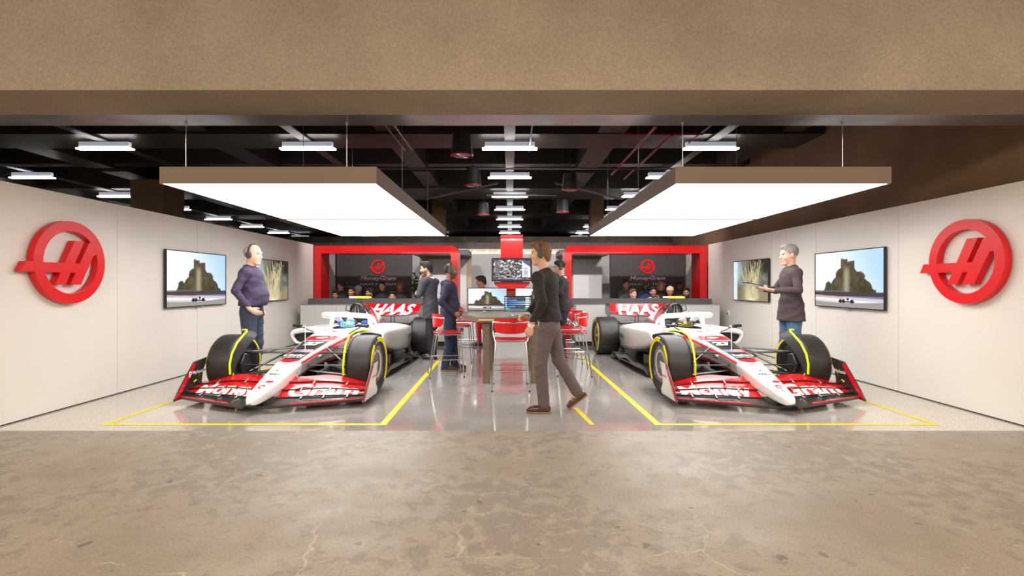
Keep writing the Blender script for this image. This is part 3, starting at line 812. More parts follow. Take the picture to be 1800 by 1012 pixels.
screen(t, .98, .53, pic_aerial, th=.06, bez=.045, strip=False); MB().box(-.2, .2, .06, .299, .1, .4).build('wall_bracket', BLK, t)
t = thing('low_desk', 'long low white desk across the back below the red column', 'desk', (0, 13.15, 0))
MB().box(-1.2, 1.3, -.2, .2, .54, .58).build('desk_top', CWHITE, t, bevel=.004)
MB().box(-1.18, 1.28, -.18, -.15, .002, .54).build('front_panel', CWHITE, t)
for x in (-1.15, 1.25): MB().box(x-.02, x+.02, -.15, .18, .002, .54).build('leg', CWHITE, t)

# ------------------------------------------------------------------ bar table with monitors
WOOD = mat('taupe_wood', rgb(112, 96, 80), .55, var=.15, vscale=18)
TOPM = mat('table_top_taupe', rgb(128, 118, 106), .4, var=.06, vscale=10)
t = thing('bar_table', 'tall taupe bar table with thick legs in the middle', 'table', (0, 8.2, 0))
poly = [(-.44, -1.10), (.46, -1.10), (.76, -.25), (.76, 1.45), (-.75, 1.45), (-.75, -.25)]
MB().prism(poly, .935, .945, 'xy').build('table_top', TOPM, t, smooth=False)
pin = [(x*.995, y*.997) for x, y in poly]
MB().prism(pin, .875, .9345, 'xy').build('apron', WOOD, t, smooth=False)
for (x, y) in ((-.335, -.97), (.355, -.97), (-.335, .12), (.355, .12), (-.335, 1.25), (.355, 1.25)):
    MB().box(x-.05, x+.05, y-.05, y+.05, .001, .8745).build('leg', WOOD, t, bevel=.004)
MB().box(-.33, .35, .10, .14, .62, .68).build('rail', WOOD, t)
MB().box(-.44, -.20, -1.108, -1.101, .895, .925).build('edge_plate', mat('pale_wood', rgb(196, 176, 140), .5), t)
def monitor(x, y, z0, wd, ht, pic, lab, pole):
    t = thing('monitor', lab, 'monitor', (x, y, .9455))
    s = thing('x', '', '', (0, 0, 0)); del s['label']; del s['category']
    s.name = 'display'; s.parent = t; s.location = (0, 0, z0)
    screen(s, wd, ht, pic, th=.03, bez=.011, strip=False, nx=120, ny=70)
    for ch in [o for o in bpy.data.objects if o.parent == s]:
        ch.parent = t; ch.location = (0, 0, z0)
    bpy.data.objects.remove(s)
    MB().tube([(0, .055, .01), (0, .055, z0+.1)], .016, 12).box(-.03, .03, .03, .06, z0+.05, z0+.12).build('stand', ALU, t)
    MB().lathe([(.001, .001), (.001, .11), (.008, .105), (.012, .02), (.012, .001)], 28, 'z', (0, .055, 0)).build('base', ALU, t)
monitor(-.385, 8.72, .022, .655, .37, pic_track, 'left monitor on the bar table showing a racing track', 1)
monitor(.43, 8.72, .022, .655, .37, pic_track, 'right monitor on the bar table, partly behind the walking man', 1)
monitor(.125, 7.50, .075, .385, .205, pic_timing, 'small monitor with blue and green timing bars on the bar table', 1)

# ------------------------------------------------------------------ red bar chairs
def arc_panel(m, r, a0, a1, z0, z1, th, cx, cy=0, n=18, flare=0.):
    rings = []
    for k in range(n+1):
        a = a0+(a1-a0)*k/n; e = math.sin(PI*k/n)**.35
        zz0 = z0+(z1-z0)*.30*(1-e); zz1 = z1-(z1-z0)*.12*(1-e)
        rings.append([(cx+r*math.cos(a), cy+r*math.sin(a), zz0), (cx+(r+th)*math.cos(a), cy+(r+th)*math.sin(a), zz0),
                      (cx+(r+th+flare)*math.cos(a), cy+(r+th+flare)*math.sin(a), zz1), (cx+(r+flare)*math.cos(a), cy+(r+flare)*math.sin(a), zz1)])
    m.ring(rings)
def make_chair():
    t = thing('bar_chair', '', 'bar chair')
    s = MB(); rings = []
    for (sc, z) in ((.0, .673), (.5, .669), (.85, .673), (.97, .679), (1.0, .673), (.97, .662), (.8, .657), (.0, .655)):
        r = []
        for k in range(32):
            a = 2*PI*k/32; ca, sa = math.cos(a), math.sin(a)
            x = .215*math.copysign(abs(ca)**.7, ca)*max(sc, .001); y = .225*math.copysign(abs(sa)**.7, sa)*max(sc, .001)
            r.append((x+.0, y, z+.012*(x/.2)**2*0-(.012 if x > .15 else 0)))
        rings.append(r)
    s.ring(rings, cap=False).build('seat', REDM, t)
    b = MB(); arc_panel(b, .235, PI-1.08, PI+1.08, .748, .955, .012, .03, flare=.02); b.build('backrest', REDM, t)
    f = MB()
    R = .262; P = [(.03+R*math.cos(a), R*math.sin(a), .900) for a in np.linspace(PI-1.2, PI+1.2, 17)]
    lt = (P[0][0]+.0, P[0][1]); rt = (P[-1][0], P[-1][1])
    full = [(-.17, .215, .645), (-.085, .245, .75), (lt[0], lt[1], .885)]+P+[(rt[0], rt[1], .885), (-.085, -.245, .75), (-.17, -.215, .645)]
    f.tube(full, .0095, 8); f.build('back_frame', CHROME, t)
    g = MB().tube([(-.17, .2, .645), (.17, .2, .645), (.19, .18, .645), (.19, -.18, .645), (.17, -.2, .645), (-.17, -.2, .645), (-.19, -.18, .645), (-.19, .18, .645)], .0095, 8, closed=True)
    g.build('seat_frame', CHROME, t)
    for (x, y, X, Y) in ((-.17, .2, -.28, .245), (-.17, -.2, -.28, -.245), (.175, .2, .235, .245), (.175, -.2, .235, -.245)):
        MB().tube([(x, y, .65), (x*1.05, y*1.01, .62), (X, Y, .012)], .0095, 8).build('leg', CHROME, t)
        MB().lathe([(0.001, .001), (0.001, .012), (.018, .012), (.018, .001)], 10, 'z', (X, Y, 0)).build('foot_cap', BLK, t)
    z = .27; q = lambda x, X: x+(X-x)*(.65-z)/.638
    A = [(q(-.17, -.28), q(.2, .245), z), (q(-.17, -.28), -q(.2, .245), z), (q(.175, .235), -q(.2, .245), z), (q(.175, .235), q(.2, .245), z)]
    MB().tube([A[0], A[1]], .007, 8).tube([A[1], A[2]], .007, 8).tube([A[2], A[3]], .007, 8).tube([A[3], A[0]], .007, 8).build('footrest', CHROME, t)
    return t
ch = make_chair()
for i, (x, y, a, lab) in enumerate(((.015, 6.90, 90, 'red bar chair nearest the corridor, its back to the camera at the table end'),
                                    (-.97, 7.85, 12, 'red bar chair on the left, in front of the man in the hooded jacket'),
                                    (-.92, 9.30, 0, 'red bar chair left of the table behind the man in the hooded jacket'),
                                    (-.90, 10.25, -5, 'farthest red bar chair on the left of the table'),
                                    (1.00, 7.95, 172, 'near red bar chair on the right, behind the walking man'),
                                    (1.02, 8.75, 182, 'second red bar chair on the right, in front of the man with folded arms'),
                                    (1.05, 10.2, 180, 'farthest red bar chair on the right side of the table'))):
    o = ch if i == 0 else copy_tree(ch)
    o.location = (x, y, 0); o.rotation_euler = (0, 0, math.radians(a)); o['label'] = lab; o['group'] = 'red bar chairs round the tall table'
# ------------------------------------------------------------------ racing car (local: front toward -y, front axle at y=0, x right, z up)
LIV = mat('livery_paint', (.8, .8, .8), .28, attr=True, coat=.6)
PODM = mat('sidepod_white', (.78, .78, .78), .28, coat=.6)
RUB = mat('tyre_rubber', (.022, .021, .021), .45, var=.25, vscale=9, bump=.06, bscale=60)
YEL = mat('tyre_yellow', rgb(236, 214, 10), .5)
LIME = mat('lime_edge', rgb(206, 230, 20), .45)
RIMM = mat('rim_dark', (.05, .05, .055), .3, .7)
COVER = mat('wheel_cover_grey', (.22, .21, .21), .35, .4)
WRING = mat('wheel_ring_white', rgb(205, 190, 190), .4)
CRED = mat('car_red', rgb(212, 14, 26), .22, coat=.7)
CWHT = mat('car_white', (.80, .79, .78), .25, coat=.6)
CARB = mat('car_carbon', (.022, .02, .021), .28, coat=.5, bump=.05, bscale=90)
ARM = mat('suspension_black', (.03, .03, .032), .3, coat=.3)
SILV = mat('bracket_silver', (.75, .74, .72), .25, .9)
DECW = mat('decal_white', (.82, .82, .82), .35)
DECK = mat('decal_black', (.02, .02, .02), .4)
DECR = mat('decal_red', rgb(205, 20, 34), .4)
DECB = mat('decal_blue', rgb(90, 150, 200), .4)
DECG = mat('decal_grey', rgb(150, 145, 145), .5)

def interp(tab, y):
    ys = [r[0] for r in tab]; return [np.interp(y, ys, [r[i] for r in tab]) for i in range(1, len(tab[0]))]
def body_ring(cx, zt, zb, wt, wb, n=3., N=72):
    """cross-section: superellipse whose half width goes from wb at the bottom to wt at the top"""
    R = []; zc, h = (zt+zb)/2, (zt-zb)/2
    for k in range(N):
        a = PI/2+2*PI*k/N; c, s_ = math.cos(a), math.sin(a)
        e = 2./n; xx = math.copysign(abs(c)**e, c); zz = math.copysign(abs(s_)**e, s_)
        w = wb+(wt-wb)*(zz+1)/2
        R.append((cx+w*xx, zc+h*zz))
    return R
CH = [  # y, ztop, zbot, half width top, half width bottom
    (-1.165, .135, .112, .025, .025), (-1.15, .160, .098, .048, .048), (-1.11, .184, .092, .066, .062), (-1.03, .212, .095, .084, .08), (-.85, .270, .115, .112, .10), (-.6, .350, .160, .140, .115),
    (-.33, .433, .215, .166, .125), (0, .494, .265, .195, .125), (.4, .566, .300, .256, .17), (.75, .628, .29, .305, .24), (.95, .655, .26, .335, .28),
    (1.3, .676, .16, .37, .33), (1.7, .684, .10, .38, .34), (2.1, .670, .09, .34, .34), (2.5, .56, .09, .26, .3)]
def chassis_color(x, y, z):
    zt, zb, wt, wb = interp(CH, y); tn = np.abs(x)/np.maximum(wt, .02); vz = (z-zb)/np.maximum(zt-zb, .02)
    white = np.array((.80, .795, .785)); col = np.ones((len(x), 3))*white
    silver = np.array(rgb(176, 168, 162)); red = np.array(rgb(214, 14, 30)); blk = np.array((.02, .02, .02))
    def put(m, c): col[m] = c
    put((y > -.30) & (vz < .93) & (tn > .6), silver)
    nose = (y > -.36)
    put(nose & (vz < .26), blk); put((y > -.75) & (vz < .15) & (y < -.3), blk)
    put(nose & (vz < .17) & (y < 1.2), red*.9); put(vz < .06, blk)
    top = (vz > .80) & (y > -.33-.03*np.cos(np.clip(tn, 0, 1)*PI)) & (y < .98)
    put(top & (tn > .74), np.array(rgb(150, 146, 146)))
    put(top & (tn > .84) & (tn < 1.02) & (vz < .985), red)
    t2 = top & (tn < .74)
    put(t2, blk); put(t2 & (y < -.26), red); put(t2 & (tn > .62) & (y < .2), red)
    put(t2 & (y < -.1) & (y > -.19) & (np.abs(x) < .10) & False, white)
    fl = t2 & (y > .03) & (y < .13) & (np.abs(x) < .12)
    put(fl, np.array(rgb(225, 190, 196))); put(fl & (x < -.02), np.array(rgb(120, 130, 165)))
    put(fl & (((y*60) % 1) > .5) & (x > -.02), np.array(rgb(206, 110, 122)))
    put(t2 & (y > .52) & (y < .545), np.array((.5, .5, .5)))
    put(t2 & (y > .58) & (y < .72), red)
    put(t2 & (y > .76), white); put(t2 & (y > .80) & (y < .86) & (np.abs(x-.05+.3*(y-.83)) < .03), blk)
    put((y > .98) & (vz > .9) & (np.abs(x) < .30) & (tn > .70), blk)
    return col
def loft_obj(name, tab, parent, matl, colorf=None, step=.012, N=200, n=4.2, cap=True):
    ys = np.arange(tab[0][0], tab[-1][0]+1e-6, step); rings = []
    for y in ys:
        zt, zb, wt, wb = interp(tab, y)
        rings.append([(p[0], y, p[1]) for p in body_ring(0, zt, zb, wt, wb, n, N)])
    V = np.array([p for r in rings for p in r]); M = len(rings)
    # smooth along the length
    G = V.reshape(M, N, 3).copy(); sm = max(2, int(.045/step))
    K = np.ones(2*sm+1)/(2*sm+1)
    for c in (0, 2):
        P = np.pad(G[:, :, c], ((sm, sm), (0, 0)), mode='reflect', reflect_type='odd')
        G[:, :, c] = np.apply_along_axis(lambda q: np.convolve(q, K, 'valid'), 0, P)
    V = G.reshape(-1, 3)
    F = []
    for i in range(M-1):
        for j in range(N): F.append((i*N+j, i*N+(j+1) % N, (i+1)*N+(j+1) % N, (i+1)*N+j))
    if cap: F.append(tuple(range(N))[::-1]); F.append(tuple((M-1)*N+j for j in range(N)))
    return V, F

def flap_point(e, s, c):
    """front wing element e (0 main .. 3 top), span s 0..1, chord c 0..1 -> (x, y, z) upper surface, right side"""
    x = .10+.955*s
    hump = math.exp(-((s-.48)/.30)**2)
    T = [((-1.03+.21*s, .066+.006*s), (-.80+.10*s, .098-.012*s)),
         ((-.80+.10*s, .104-.008*s+.01*hump), (-.665+.05*s, .155-.032*s+.022*hump)),
         ((-.672+.05*s, .166-.034*s+.022*hump), (-.545+.04*s, .218-.065*s+.03*hump)),
         ((-.55+.04*s, .230-.067*s+.03*hump), (-.43+.03*s, .268-.10*s+.058*hump))][e]
    (y0, z0), (y1, z1) = T
    y0 += .10*s-.05*(1-s)*(e == 0); y1 += .10*s; z0 += .012*s; z1 += .012*s
    y = y0+(y1-y0)*c; z = z0+(z1-z0)*(c**1.15)-.006*math.sin(PI*c)
    return x, y, z
def flap_obj(e, side, m, parent):
    mb = MB(); rings = []; S = 22; Cn = 10
    th = (.026, .014, .013, .011)[e]
    for i in range(S+1):
        s = i/S; up = [flap_point(e, s, c/Cn) for c in range(Cn+1)]
        lo = []
        for c in range(Cn-1, 0, -1):
            x, y, z = flap_point(e, s, c/Cn); t = c/Cn; lo.append((x, y, z-th*(math.sin(PI*t**.6))-.002))
        rings.append([(side*p[0], p[1], p[2]) for p in up+lo])
    return mb.ring(rings).build('flap', m, parent, angle=50)
def decal(objs, V, F, fn, name, m, parent, off=.003, up=(0, 0, 1)):
    """drop a flat decal onto surfaces: fn(u, v) gives a point outside, rays go along -up"""
    bv = bvh_of(objs); U = Vector(up).normalized(); out = []; bad = set()
    for i, p in enumerate(V):
        o = Vector(fn(p[0], p[1])); h = bv.ray_cast(o, -U)
        if h[0] is None: bad.add(i); out.append(o)
        else: out.append(h[0]+U*off)
    F = [f for f in F if not any(i in bad for i in f)]
    if not F: return None
    return mkobj(name, out, F, m, parent, smooth=False)

def make_wheel(parent, side, y0, width, front):
    xc = side*(1.0-width/2); out = side
    w = thing('w', '', ''); del w['label']; del w['category']; w.name = 'wheel'; w.parent = parent; w.location = (xc, y0, .36)
    h = width/2; rm = .236; R = .36
    half = [(h-.010, rm), (h-.002, rm+.012), (h+.004, .275), (h+.006, .300), (h+.002, .325), (h-.010, .343), (h-.026, .3545), (h-.05, .3585), (h*.4, .3598), (0, .36)]
    prof = half+[(-a, b) for a, b in half[::-1][1:]]
    MB().lathe(prof, 72, 'x').build('tyre', RUB, w, angle=60)
    tyre = [o for o in bpy.data.objects if o.parent == w][-1]
    for s_ in (-1, 1):
        for (a0, a1) in ((math.radians(128), math.radians(238)) , (math.radians(-48), math.radians(104))):
            m = MB(); q = s_*(h+.0075); wn_ = 0. if s_ == side else .014
            # angle 0 = +y ... measured in the y-z plane
            m.lathe([(s_*(h+.000), .336-wn_), (q, .330-wn_), (q+s_*.001, .308), (q, .282+wn_), (s_*(h+.000), .277+wn_)], 40, 'x', a0=a0, a1=a1)
            m.build('yellow_stripe', YEL, w)
        V, F = text_arrays('PIRELLI', .05, shear=.2, bold=.001); a = fit(V, w=.12)
        vv = []
        for p in a:
            ang = math.radians(116)-p[0]/.308*(-s_)*(1); r = .297+p[1]*.6; vv.append((s_*(h+.0075), math.cos(ang)*r*(1), math.sin(ang)*r))
        mkobj('lettering', vv, F, DECW, w, smooth=False)
    MB().lathe([(-h+.01, rm-.001), (-h+.02, .222), (-h+.06, .214), (h-.06, .214), (h-.02, .222), (h-.01, rm-.001)], 48, 'x').build('rim', RIMM, w)
    o = side
    MB().lathe([(o*(h-.022), .221), (o*(h-.034), .20), (o*(h-.045), .11), (o*(h-.075), .085), (o*(h-.075), .001)], 48, 'x').build('wheel_cover', COVER, w)
    MB().lathe([(o*(h-.030), .180), (o*(h-.024), .176), (o*(h-.026), .150), (o*(h-.034), .146)], 48, 'x').build('cover_ring', WRING, w)
    MB().lathe([(o*(h-.074), .034), (o*(h-.03), .030), (o*(h-.018), .02), (o*(h-.018), .001)], 24, 'x').build('wheel_nut', SILV, w)
    m = MB(); m.lathe([(-o*(h-.006), .001), (-o*(h-.006), .222), (-o*(h-.015), .232), (-o*(h-.09), .213)], 40, 'x')
    m.build('brake_drum', CARB, w)
    m = MB(); m.prism([(-.15, -.10), (-.21, .02), (-.13, .14), (-.02, .12), (.0, -.04)], -o*(h-.012), -o*(h+.055), 'yz')
    m.build('brake_duct', CARB, w, bevel=.012)
    return w

def make_car(name, label, loc, rz, number, helmet, headrest):
    car = thing(name, label, 'racing car', loc, rz, group='white and red racing cars on show', scale=1.04)
    # --- survival cell and nose
    V, F = loft_obj('chassis', CH, car, LIV)
    cen = lambda f: np.mean([V[i] for i in f], axis=0)
    keep = []
    for f in F:
        if len(f) > 4: keep.append(f); continue
        c = V[list(f)].mean(0)
        if c[2] > .56 and (c[0]/.235)**2+((c[1]-1.52)/.46)**2 < 1: continue
        keep.append(f)
    chas = mkobj('chassis', V, keep, LIV, car, colors=chassis_color(V[:, 0], V[:, 1], V[:, 2]), angle=50)
    # cockpit tub
    m = MB(); rings = []
    for (s, z) in ((1.02, .684), (.98, .68), (.93, .60), (.8, .45), (.55, .36), (.01, .34)):
        rings.append([(.235*s*math.cos(a), 1.52+.46*s*math.sin(a), z) for a in np.linspace(0, 2*PI, 41)[:-1]])
    m.ring(rings, cap=False).build('cockpit_tub', BLK, car)
    m = MB(); m.tube([(.24*math.cos(a), 1.52+.465*math.sin(a), .682+.02*max(0, math.sin(a))) for a in np.linspace(0, 2*PI, 49)[:-1]], .018, 8, closed=True)
    m.build('cockpit_rim', CWHT, car)
    for s_ in (-1, 1):
        m = MB(); m.ring([[(s_*(.19+.035*math.cos(a)), y, .70+.07*math.sin(a)) for a in np.linspace(0, 2*PI, 13)[:-1]] for y in (1.76, 1.79, 1.88, 1.93)])
        m.build('headrest', headrest, car, bevel=.01)
    # --- halo
    hp = []
    for t in np.linspace(0, 1, 33):
        a = PI*t; hp.append((.29*math.cos(a), 1.66-.62*math.sin(a)**.85, .855+.055*math.sin(a)))
    hoop = [(.27, 2.12, .70), (.283, 2.0, .775), (.29, 1.84, .83)]+hp+[(-.29, 1.84, .83), (-.283, 2.0, .775), (-.27, 2.12, .70)]
    MB().tube(hoop, .043, 14, flat=(1.0, .95)).tube([(0, .93, .63), (0, .955, .70), (0, .99, .80), (0, 1.04, .895)], [.032, .030, .034, .045], 12, flat=(.8, 1.4)).build('halo', CWHT, car)
    # --- engine cover with roll hoop inlet
    EC = [(2.07, 1.035, .62, .110, .19), (2.12, 1.045, .60, .118, .22), (2.4, 1.03, .45, .10, .27), (2.8, .93, .40, .06, .27), (3.2, .80, .36, .03, .20), (3.7, .62, .34, .02, .12), (4.1, .50, .36, .02, .06)]
    def eccol(x, y, z):
        col = np.ones((len(x), 3))*np.array((.80, .795, .785)); red = np.array(rgb(206, 20, 34)); blk = np.array((.02, .018, .018))
        q = y+(z-.8)*.55
        col[(q > 2.17) & (q < 2.62) & (z > .6)] = blk; col[(q > 2.34) & (q < 2.50) & (z > .62)] = red; col[(q > 2.62) & (q < 2.70)] = red
        col[(z < .72) & (y > 2.45)] = np.array(rgb(96, 18, 26)); col[(z < .60) & (y > 2.3)] = blk; col[y < 2.09] = blk
        return col
    V, F = loft_obj('engine_cover', EC, car, LIV, N=96, n=2.4)
    ec = mkobj('engine_cover', V, F, LIV, car, colors=eccol(V[:, 0], V[:, 1], V[:, 2]), angle=50)
    m = MB(); rings = []
    for (s, y) in ((1.16, 2.085), (1.16, 2.04), (1.0, 2.03), (.93, 2.05), (.80, 2.20)):
        rings.append([(.108*s*math.cos(a), y, .925+.105*s*math.sin(a)) for a in np.linspace(0, 2*PI, 33)[:-1]])
    m.ring(rings, cap=False).build('air_intake', CARB, car)
    m = MB(); m.lathe([(2.10, .001), (2.10, .095)], 24, 'y', (0, 0, .925)); m.build('intake_mesh', BLK, car)
    for x in (-.035, .035): MB().tube([(x, 2.04, .84), (x*.4, 2.045, 1.01)], .006, 6).build('intake_strut', CHROME, car)
    MB().tube([(-.075, 2.16, 1.135), (.165, 2.16, 1.135)], .021, 10).tube([(.165, 2.16, 1.135), (.2, 2.16, 1.135)], .014, 8).build('camera_pod', LIME, car)
    MB().tube([(-.17, 2.16, 1.135), (-.075, 2.16, 1.135)], .017, 10).build('camera_lens', ALU, car)
    for x in (-.02, .03): MB().tube([(x, 2.16, 1.03), (x, 2.16, 1.125)], .008, 6).build('camera_stalk', BLK, car)
    for s_ in (-1, 1):
        MB().tube([(s_*.12, 2.1, 1.0), (s_*.19, 2.08, 1.0), (s_*.20, 2.08, .93), (s_*.13, 2.1, .90)], .010, 6).build('hoop_winglet', CARB, car)
    # --- sidepods
    SP = [(1.20, .690, .470, .715, .30), (1.27, .708, .440, .735, .28), (1.7, .705, .33, .745, .22), (2.1, .695, .25, .745, .2), (2.6, .675, .20, .73, .15), (3.0, .64, .18, .69, .12), (3.2, .60, .18, .62, .11), (3.3, .52, .20, .50, .10), (3.6, .42, .22, .30, .08)]
    for s_ in (-1, 1):
        m = MB(); rings = []; N = 40
        for y in np.linspace(1.20, 3.6, 40):
            zt, zb, xo, xi = interp(SP, y); r = []
            for k in range(N):
                a = 2*PI*k/N; c, q = math.cos(a), math.sin(a); e = .34
                xx = math.copysign(abs(c)**e, c); zz = math.copysign(abs(q)**e, q)
                w = (xo-xi)/2; xo2 = (xo+xi)/2+w*xx
                if xx > 0: xo2 -= (.16-.10*min(1, (y-1.2)/1.2))*xx*max(0, -(zz-.1)/1.1)*w*2
                z = (zt+zb)/2+(zt-zb)/2*zz
                z -= .035*max(0, xx)*max(0, zz)
                r.append((s_*xo2, y, z))
            rings.append(r)
        m.ring(rings, cap=False)
        b = len(m.V)-N; m.F.append(tuple(b+j for j in range(N))); m.M.append(0)
        pod = m.build('sidepod', PODM, car, angle=50)
        c0 = np.mean(rings[0], axis=0); m = MB()
        m.ring([[tuple((np.array(p)-c0)*np.array((q, 1, q*q if q < .9 else q))+c0+np.array((0, dy, -.10*(1-q)))) for p in rings[0]] for (q, dy) in ((1.0, -.0), (.96, -.014), (.84, -.012), (.79, .01), (.77, .06))], cap=False)
        m.build('inlet_lip', PODM, car)
        m = MB(); m.ring([[tuple((np.array(p)-c0)*np.array((q, 1, q*q))+c0+np.array((0, dy, -.10*(1-q)))) for p in rings[0]] for (q, dy) in ((.785, .055), (.778, .03), (.75, .10), (.5, .25))], cap=True)
        m.build('radiator_inlet', BLK, car)
        # dark undercut band and floor pieces
        V, F = text_arrays('OKUMA', .12, bold=.002, sub=.03); a = fit(V, w=.46)
        decal([pod], a, F, lambda u, v, s_=s_: (s_*1.2, 2.78+s_*u, .40+v*.9), 'lettering', DECK, car, .003, (s_, 0, 0))
        # mirror
        m = MB(); m.box(s_*.49-.065, s_*.49+.065, .93, .985, .735, .775); m.build('mirror', CARB, car, bevel=.01)
        MB().box(s_*.49-.055, s_*.49+.055, .985, .988, .740, .770).build('mirror_glass', CHROME, car)
        MB().tube([(s_*.28, 1.02, .66), (s_*.42, .97, .73)], .008, 6).tube([(s_*.50, .97, .73), (s_*.50, 1.24, .70)], .007, 6).build('mirror_stay', CARB, car)
    # --- floor
    m = MB()
    P = [(.28, .72), (.62, .80), (.74, 1.05), (.78, 1.6), (.80, 2.6), (.77, 3.12), (.60, 3.2), (.50, 3.9), (.48, 4.12)]
    poly = P+[(-x, y) for x, y in P[::-1]]
    m.prism(poly, .055, .075, 'xy'); m.build('floor_plate', CARB, car, smooth=False)
    MB().box(-.15, .15, .3, 3.6, .03, .054).build('plank', mat('plank', (.03, .025, .02), .7), car)
    for s_ in (-1, 1):
        # floor edge wing, raised and wavy
        m = MB(); up = []; dn = []
        for t in np.linspace(0, 1, 25):
            y = 1.0+2.1*t; x = .80+.03*math.sin(3*t); z = .085+.085*math.sin(PI*t)**.6+.02*math.sin(16*t)
            up.append([(s_*(x-.10), y, z*.7+.02), (s_*x, y, z), (s_*(x+.012), y, z+.004), (s_*(x+.012), y, z-.05), (s_*(x-.10), y, .07)])
        m.ring(up).build('floor_edge', CARB, car)
        for j, (xx, y0, y1, z1) in enumerate(((.34, .68, 1.35, .36), (.46, .72, 1.30, .34), (.58, .78, 1.25, .31), (.70, .86, 1.35, .30))):
            m = MB(); rr_ = []
            for t in np.linspace(0, 1, 9):
                y = y0+(y1-y0)*t; x = s_*(xx-.06*(1-t)**2+.05*t*t); zt_ = .10+(z1-.10)*math.sin(min(1, t*1.6+.25)*PI/2)
                rr_.append([(x, y, .056), (x+.008, y, .056), (x+.010*1+s_*.01, y, zt_), (x+s_*.01, y, zt_)])
            m.ring(rr_).build('floor_fence', CARB, car)
        m = MB().box(s_*.25-.09, s_*.25+.09, .55, 1.15, .10, .30); m.build('keel_pod', CARB, car, bevel=.04)
        # diffuser wall, rear duct blocks
        MB().prism([(3.2, .06), (4.15, .06), (4.2, .30), (3.9, .27), (3.3, .12)], s_*.50, s_*.51, 'yz').build('diffuser_fence', CARB, car)
        m = MB(); m.box(s_*.42-.17, s_*.42+.17, 3.35, 3.75, .60, .64); m.build('rear_duct', CARB, car, bevel=.01)
    m = MB(); m.ring([[(-.48, 3.5, .09), (.48, 3.5, .09), (.48, 3.5, .11), (-.48, 3.5, .11)], [(-.5, 4.2, .30), (.5, 4.2, .30), (.5, 4.2, .31), (-.5, 4.2, .31)]]); m.build('diffuser', CARB, car)
    m = MB(); m.ring([[(p[0], y, p[1]) for p in body_ring(0, zt, zb, w, w, 2.5, 24)] for (y, zt, zb, w) in ((3.2, .42, .12, .2), (3.8, .40, .16, .13), (4.3, .34, .24, .06), (4.45, .32, .27, .04))]); m.build('gearbox', CARB, car)
    MB().box(-.03, .03, 4.45, 4.47, .26, .33).build('rain_light', CRED, car)
    # --- front wing
    fo = []
    for s_ in (-1, 1):
        es = [flap_obj(e, s_, CARB if e == 0 else CRED, car) for e in range(4)]; fo.append(es)
        # coloured leading edge strip and black trailing edges
        def edge(e, c, nm, m_, dz, r, s0=0., s1=1.): 
            P = [flap_point(e, s, c) for s in np.linspace(s0, s1, 22)]
            MB().tube([(s_*p[0], p[1], p[2]+dz) for p in P], r, 6).build(nm, m_, car)
        edge(0, .12, 'edge_strip', CRED, .003, .013, .25, 1.); edge(0, .0, 'edge_strip', CARB, -.006, .014)
        edge(0, .26, 'edge_strip', CWHT, .001, .009, .5, 1.)
        for e in (1, 2, 3): edge(e, .0, 'gurney_edge', CARB, -.002, .0075)
        # endplate
        DY = .10
        P = [(-.90, .050), (-.84, .055), (-.40, .060), (-.37, .11), (-.43, .19), (-.40, .33), (-.30, .455), (-.32, .462), (-.52, .445), (-.56, .43), (-.80, .16), (-.90, .075)]
        x0 = 1.062
        ep = MB().prism([(p[0]+DY, p[1]) for p in P], s_*(x0-.004), s_*(x0+.004), 'yz').build('endplate', CARB, car, smooth=False)
        PP = [(-.86, .062), (-.42, .066), (-.395, .11), (-.45, .19), (-.42, .33), (-.345, .44), (-.51, .43), (-.545, .415), (-.785, .155)]
        oi = MB().prism([(q_[0]+DY, q_[1]) for q_ in PP], s_*(x0+.0042), s_*(x0+.0052), 'yz').build('outer_skin', CWHT, ep, smooth=False)
        # red leading band on both faces
        B = [(-.895, .075), (-.80, .162), (-.56, .432), (-.535, .40), (-.765, .145), (-.85, .062)]
        MB().prism([(q_[0]+DY, q_[1]) for q_ in B], s_*(x0-.0055), s_*(x0+.0062), 'yz').build('red_band', CRED, ep, smooth=False)
        MB().prism([(-.83, .09), (-.70, .21), (-.66, .10)], s_*(x0-.0062), s_*(x0-.0045), 'yz').build('red_band', CRED, ep, smooth=False) if False else None
        MB().tube([(s_*x0, -.80, .06), (s_*x0, -.72, .165), (s_*x0, -.47, .437), (s_*x0, -.21, .462)], .007, 6).build('edge_trim', CARB, ep)
        # sponsor lettering inside
        V, F = text_arrays('Mphasis', .07, bold=.001); a = fit(V, w=.19)*1.0
        q = s_*(x0-.0068)
        # inner face seen from the centre: right side reads front-to-back flipped
        vv = [(q, -.545-s_*0+(-s_)*(-p[0]) if False else -.40+(p[0] if s_ < 0 else -p[0]), .30+p[1]*.8+(0)) for p in a]
        mkobj('lettering', vv, F, DECW, ep, smooth=False)
        m = MB(); cy = -.615 if s_ < 0 else -.385
        m.lathe([(0, .012), (0, .024)], 16, 'x', (q, (-.535 if s_ < 0 else -.265), .318)); m.lathe([(0, .005), (0, .014)], 12, 'x', (q, (-.545 if s_ < 0 else -.275), .285))
        m.build('logo', DECW, ep)
        MB().prism([(-.48, .215), (-.43, .235), (-.42, .22), (-.47, .20)], q, q+s_*.001, 'yz').build('logo', LIME, ep)
        # red marks on the outer skin
        m = MB()
        for k_ in range(4): m.box(s_*(x0+.0053), s_*(x0+.0062), -.46+.035*k_, -.44+.035*k_, .265+.008*(k_ % 2), .292)
        m.build('logo', DECR, ep)
        # curled tips, turning vanes
        for e in (1, 2, 3):
            p = flap_point(e, 1.0, .1); 
            MB().tube([(s_*(p[0]-.12), p[1]-.0, p[2]-.0), (s_*(p[0]-.04), p[1]-.005, p[2]+.004), (s_*(p[0]+.0), p[1]-.01, p[2]+.035)], .008, 6).build('flap_tip', CARB, car)
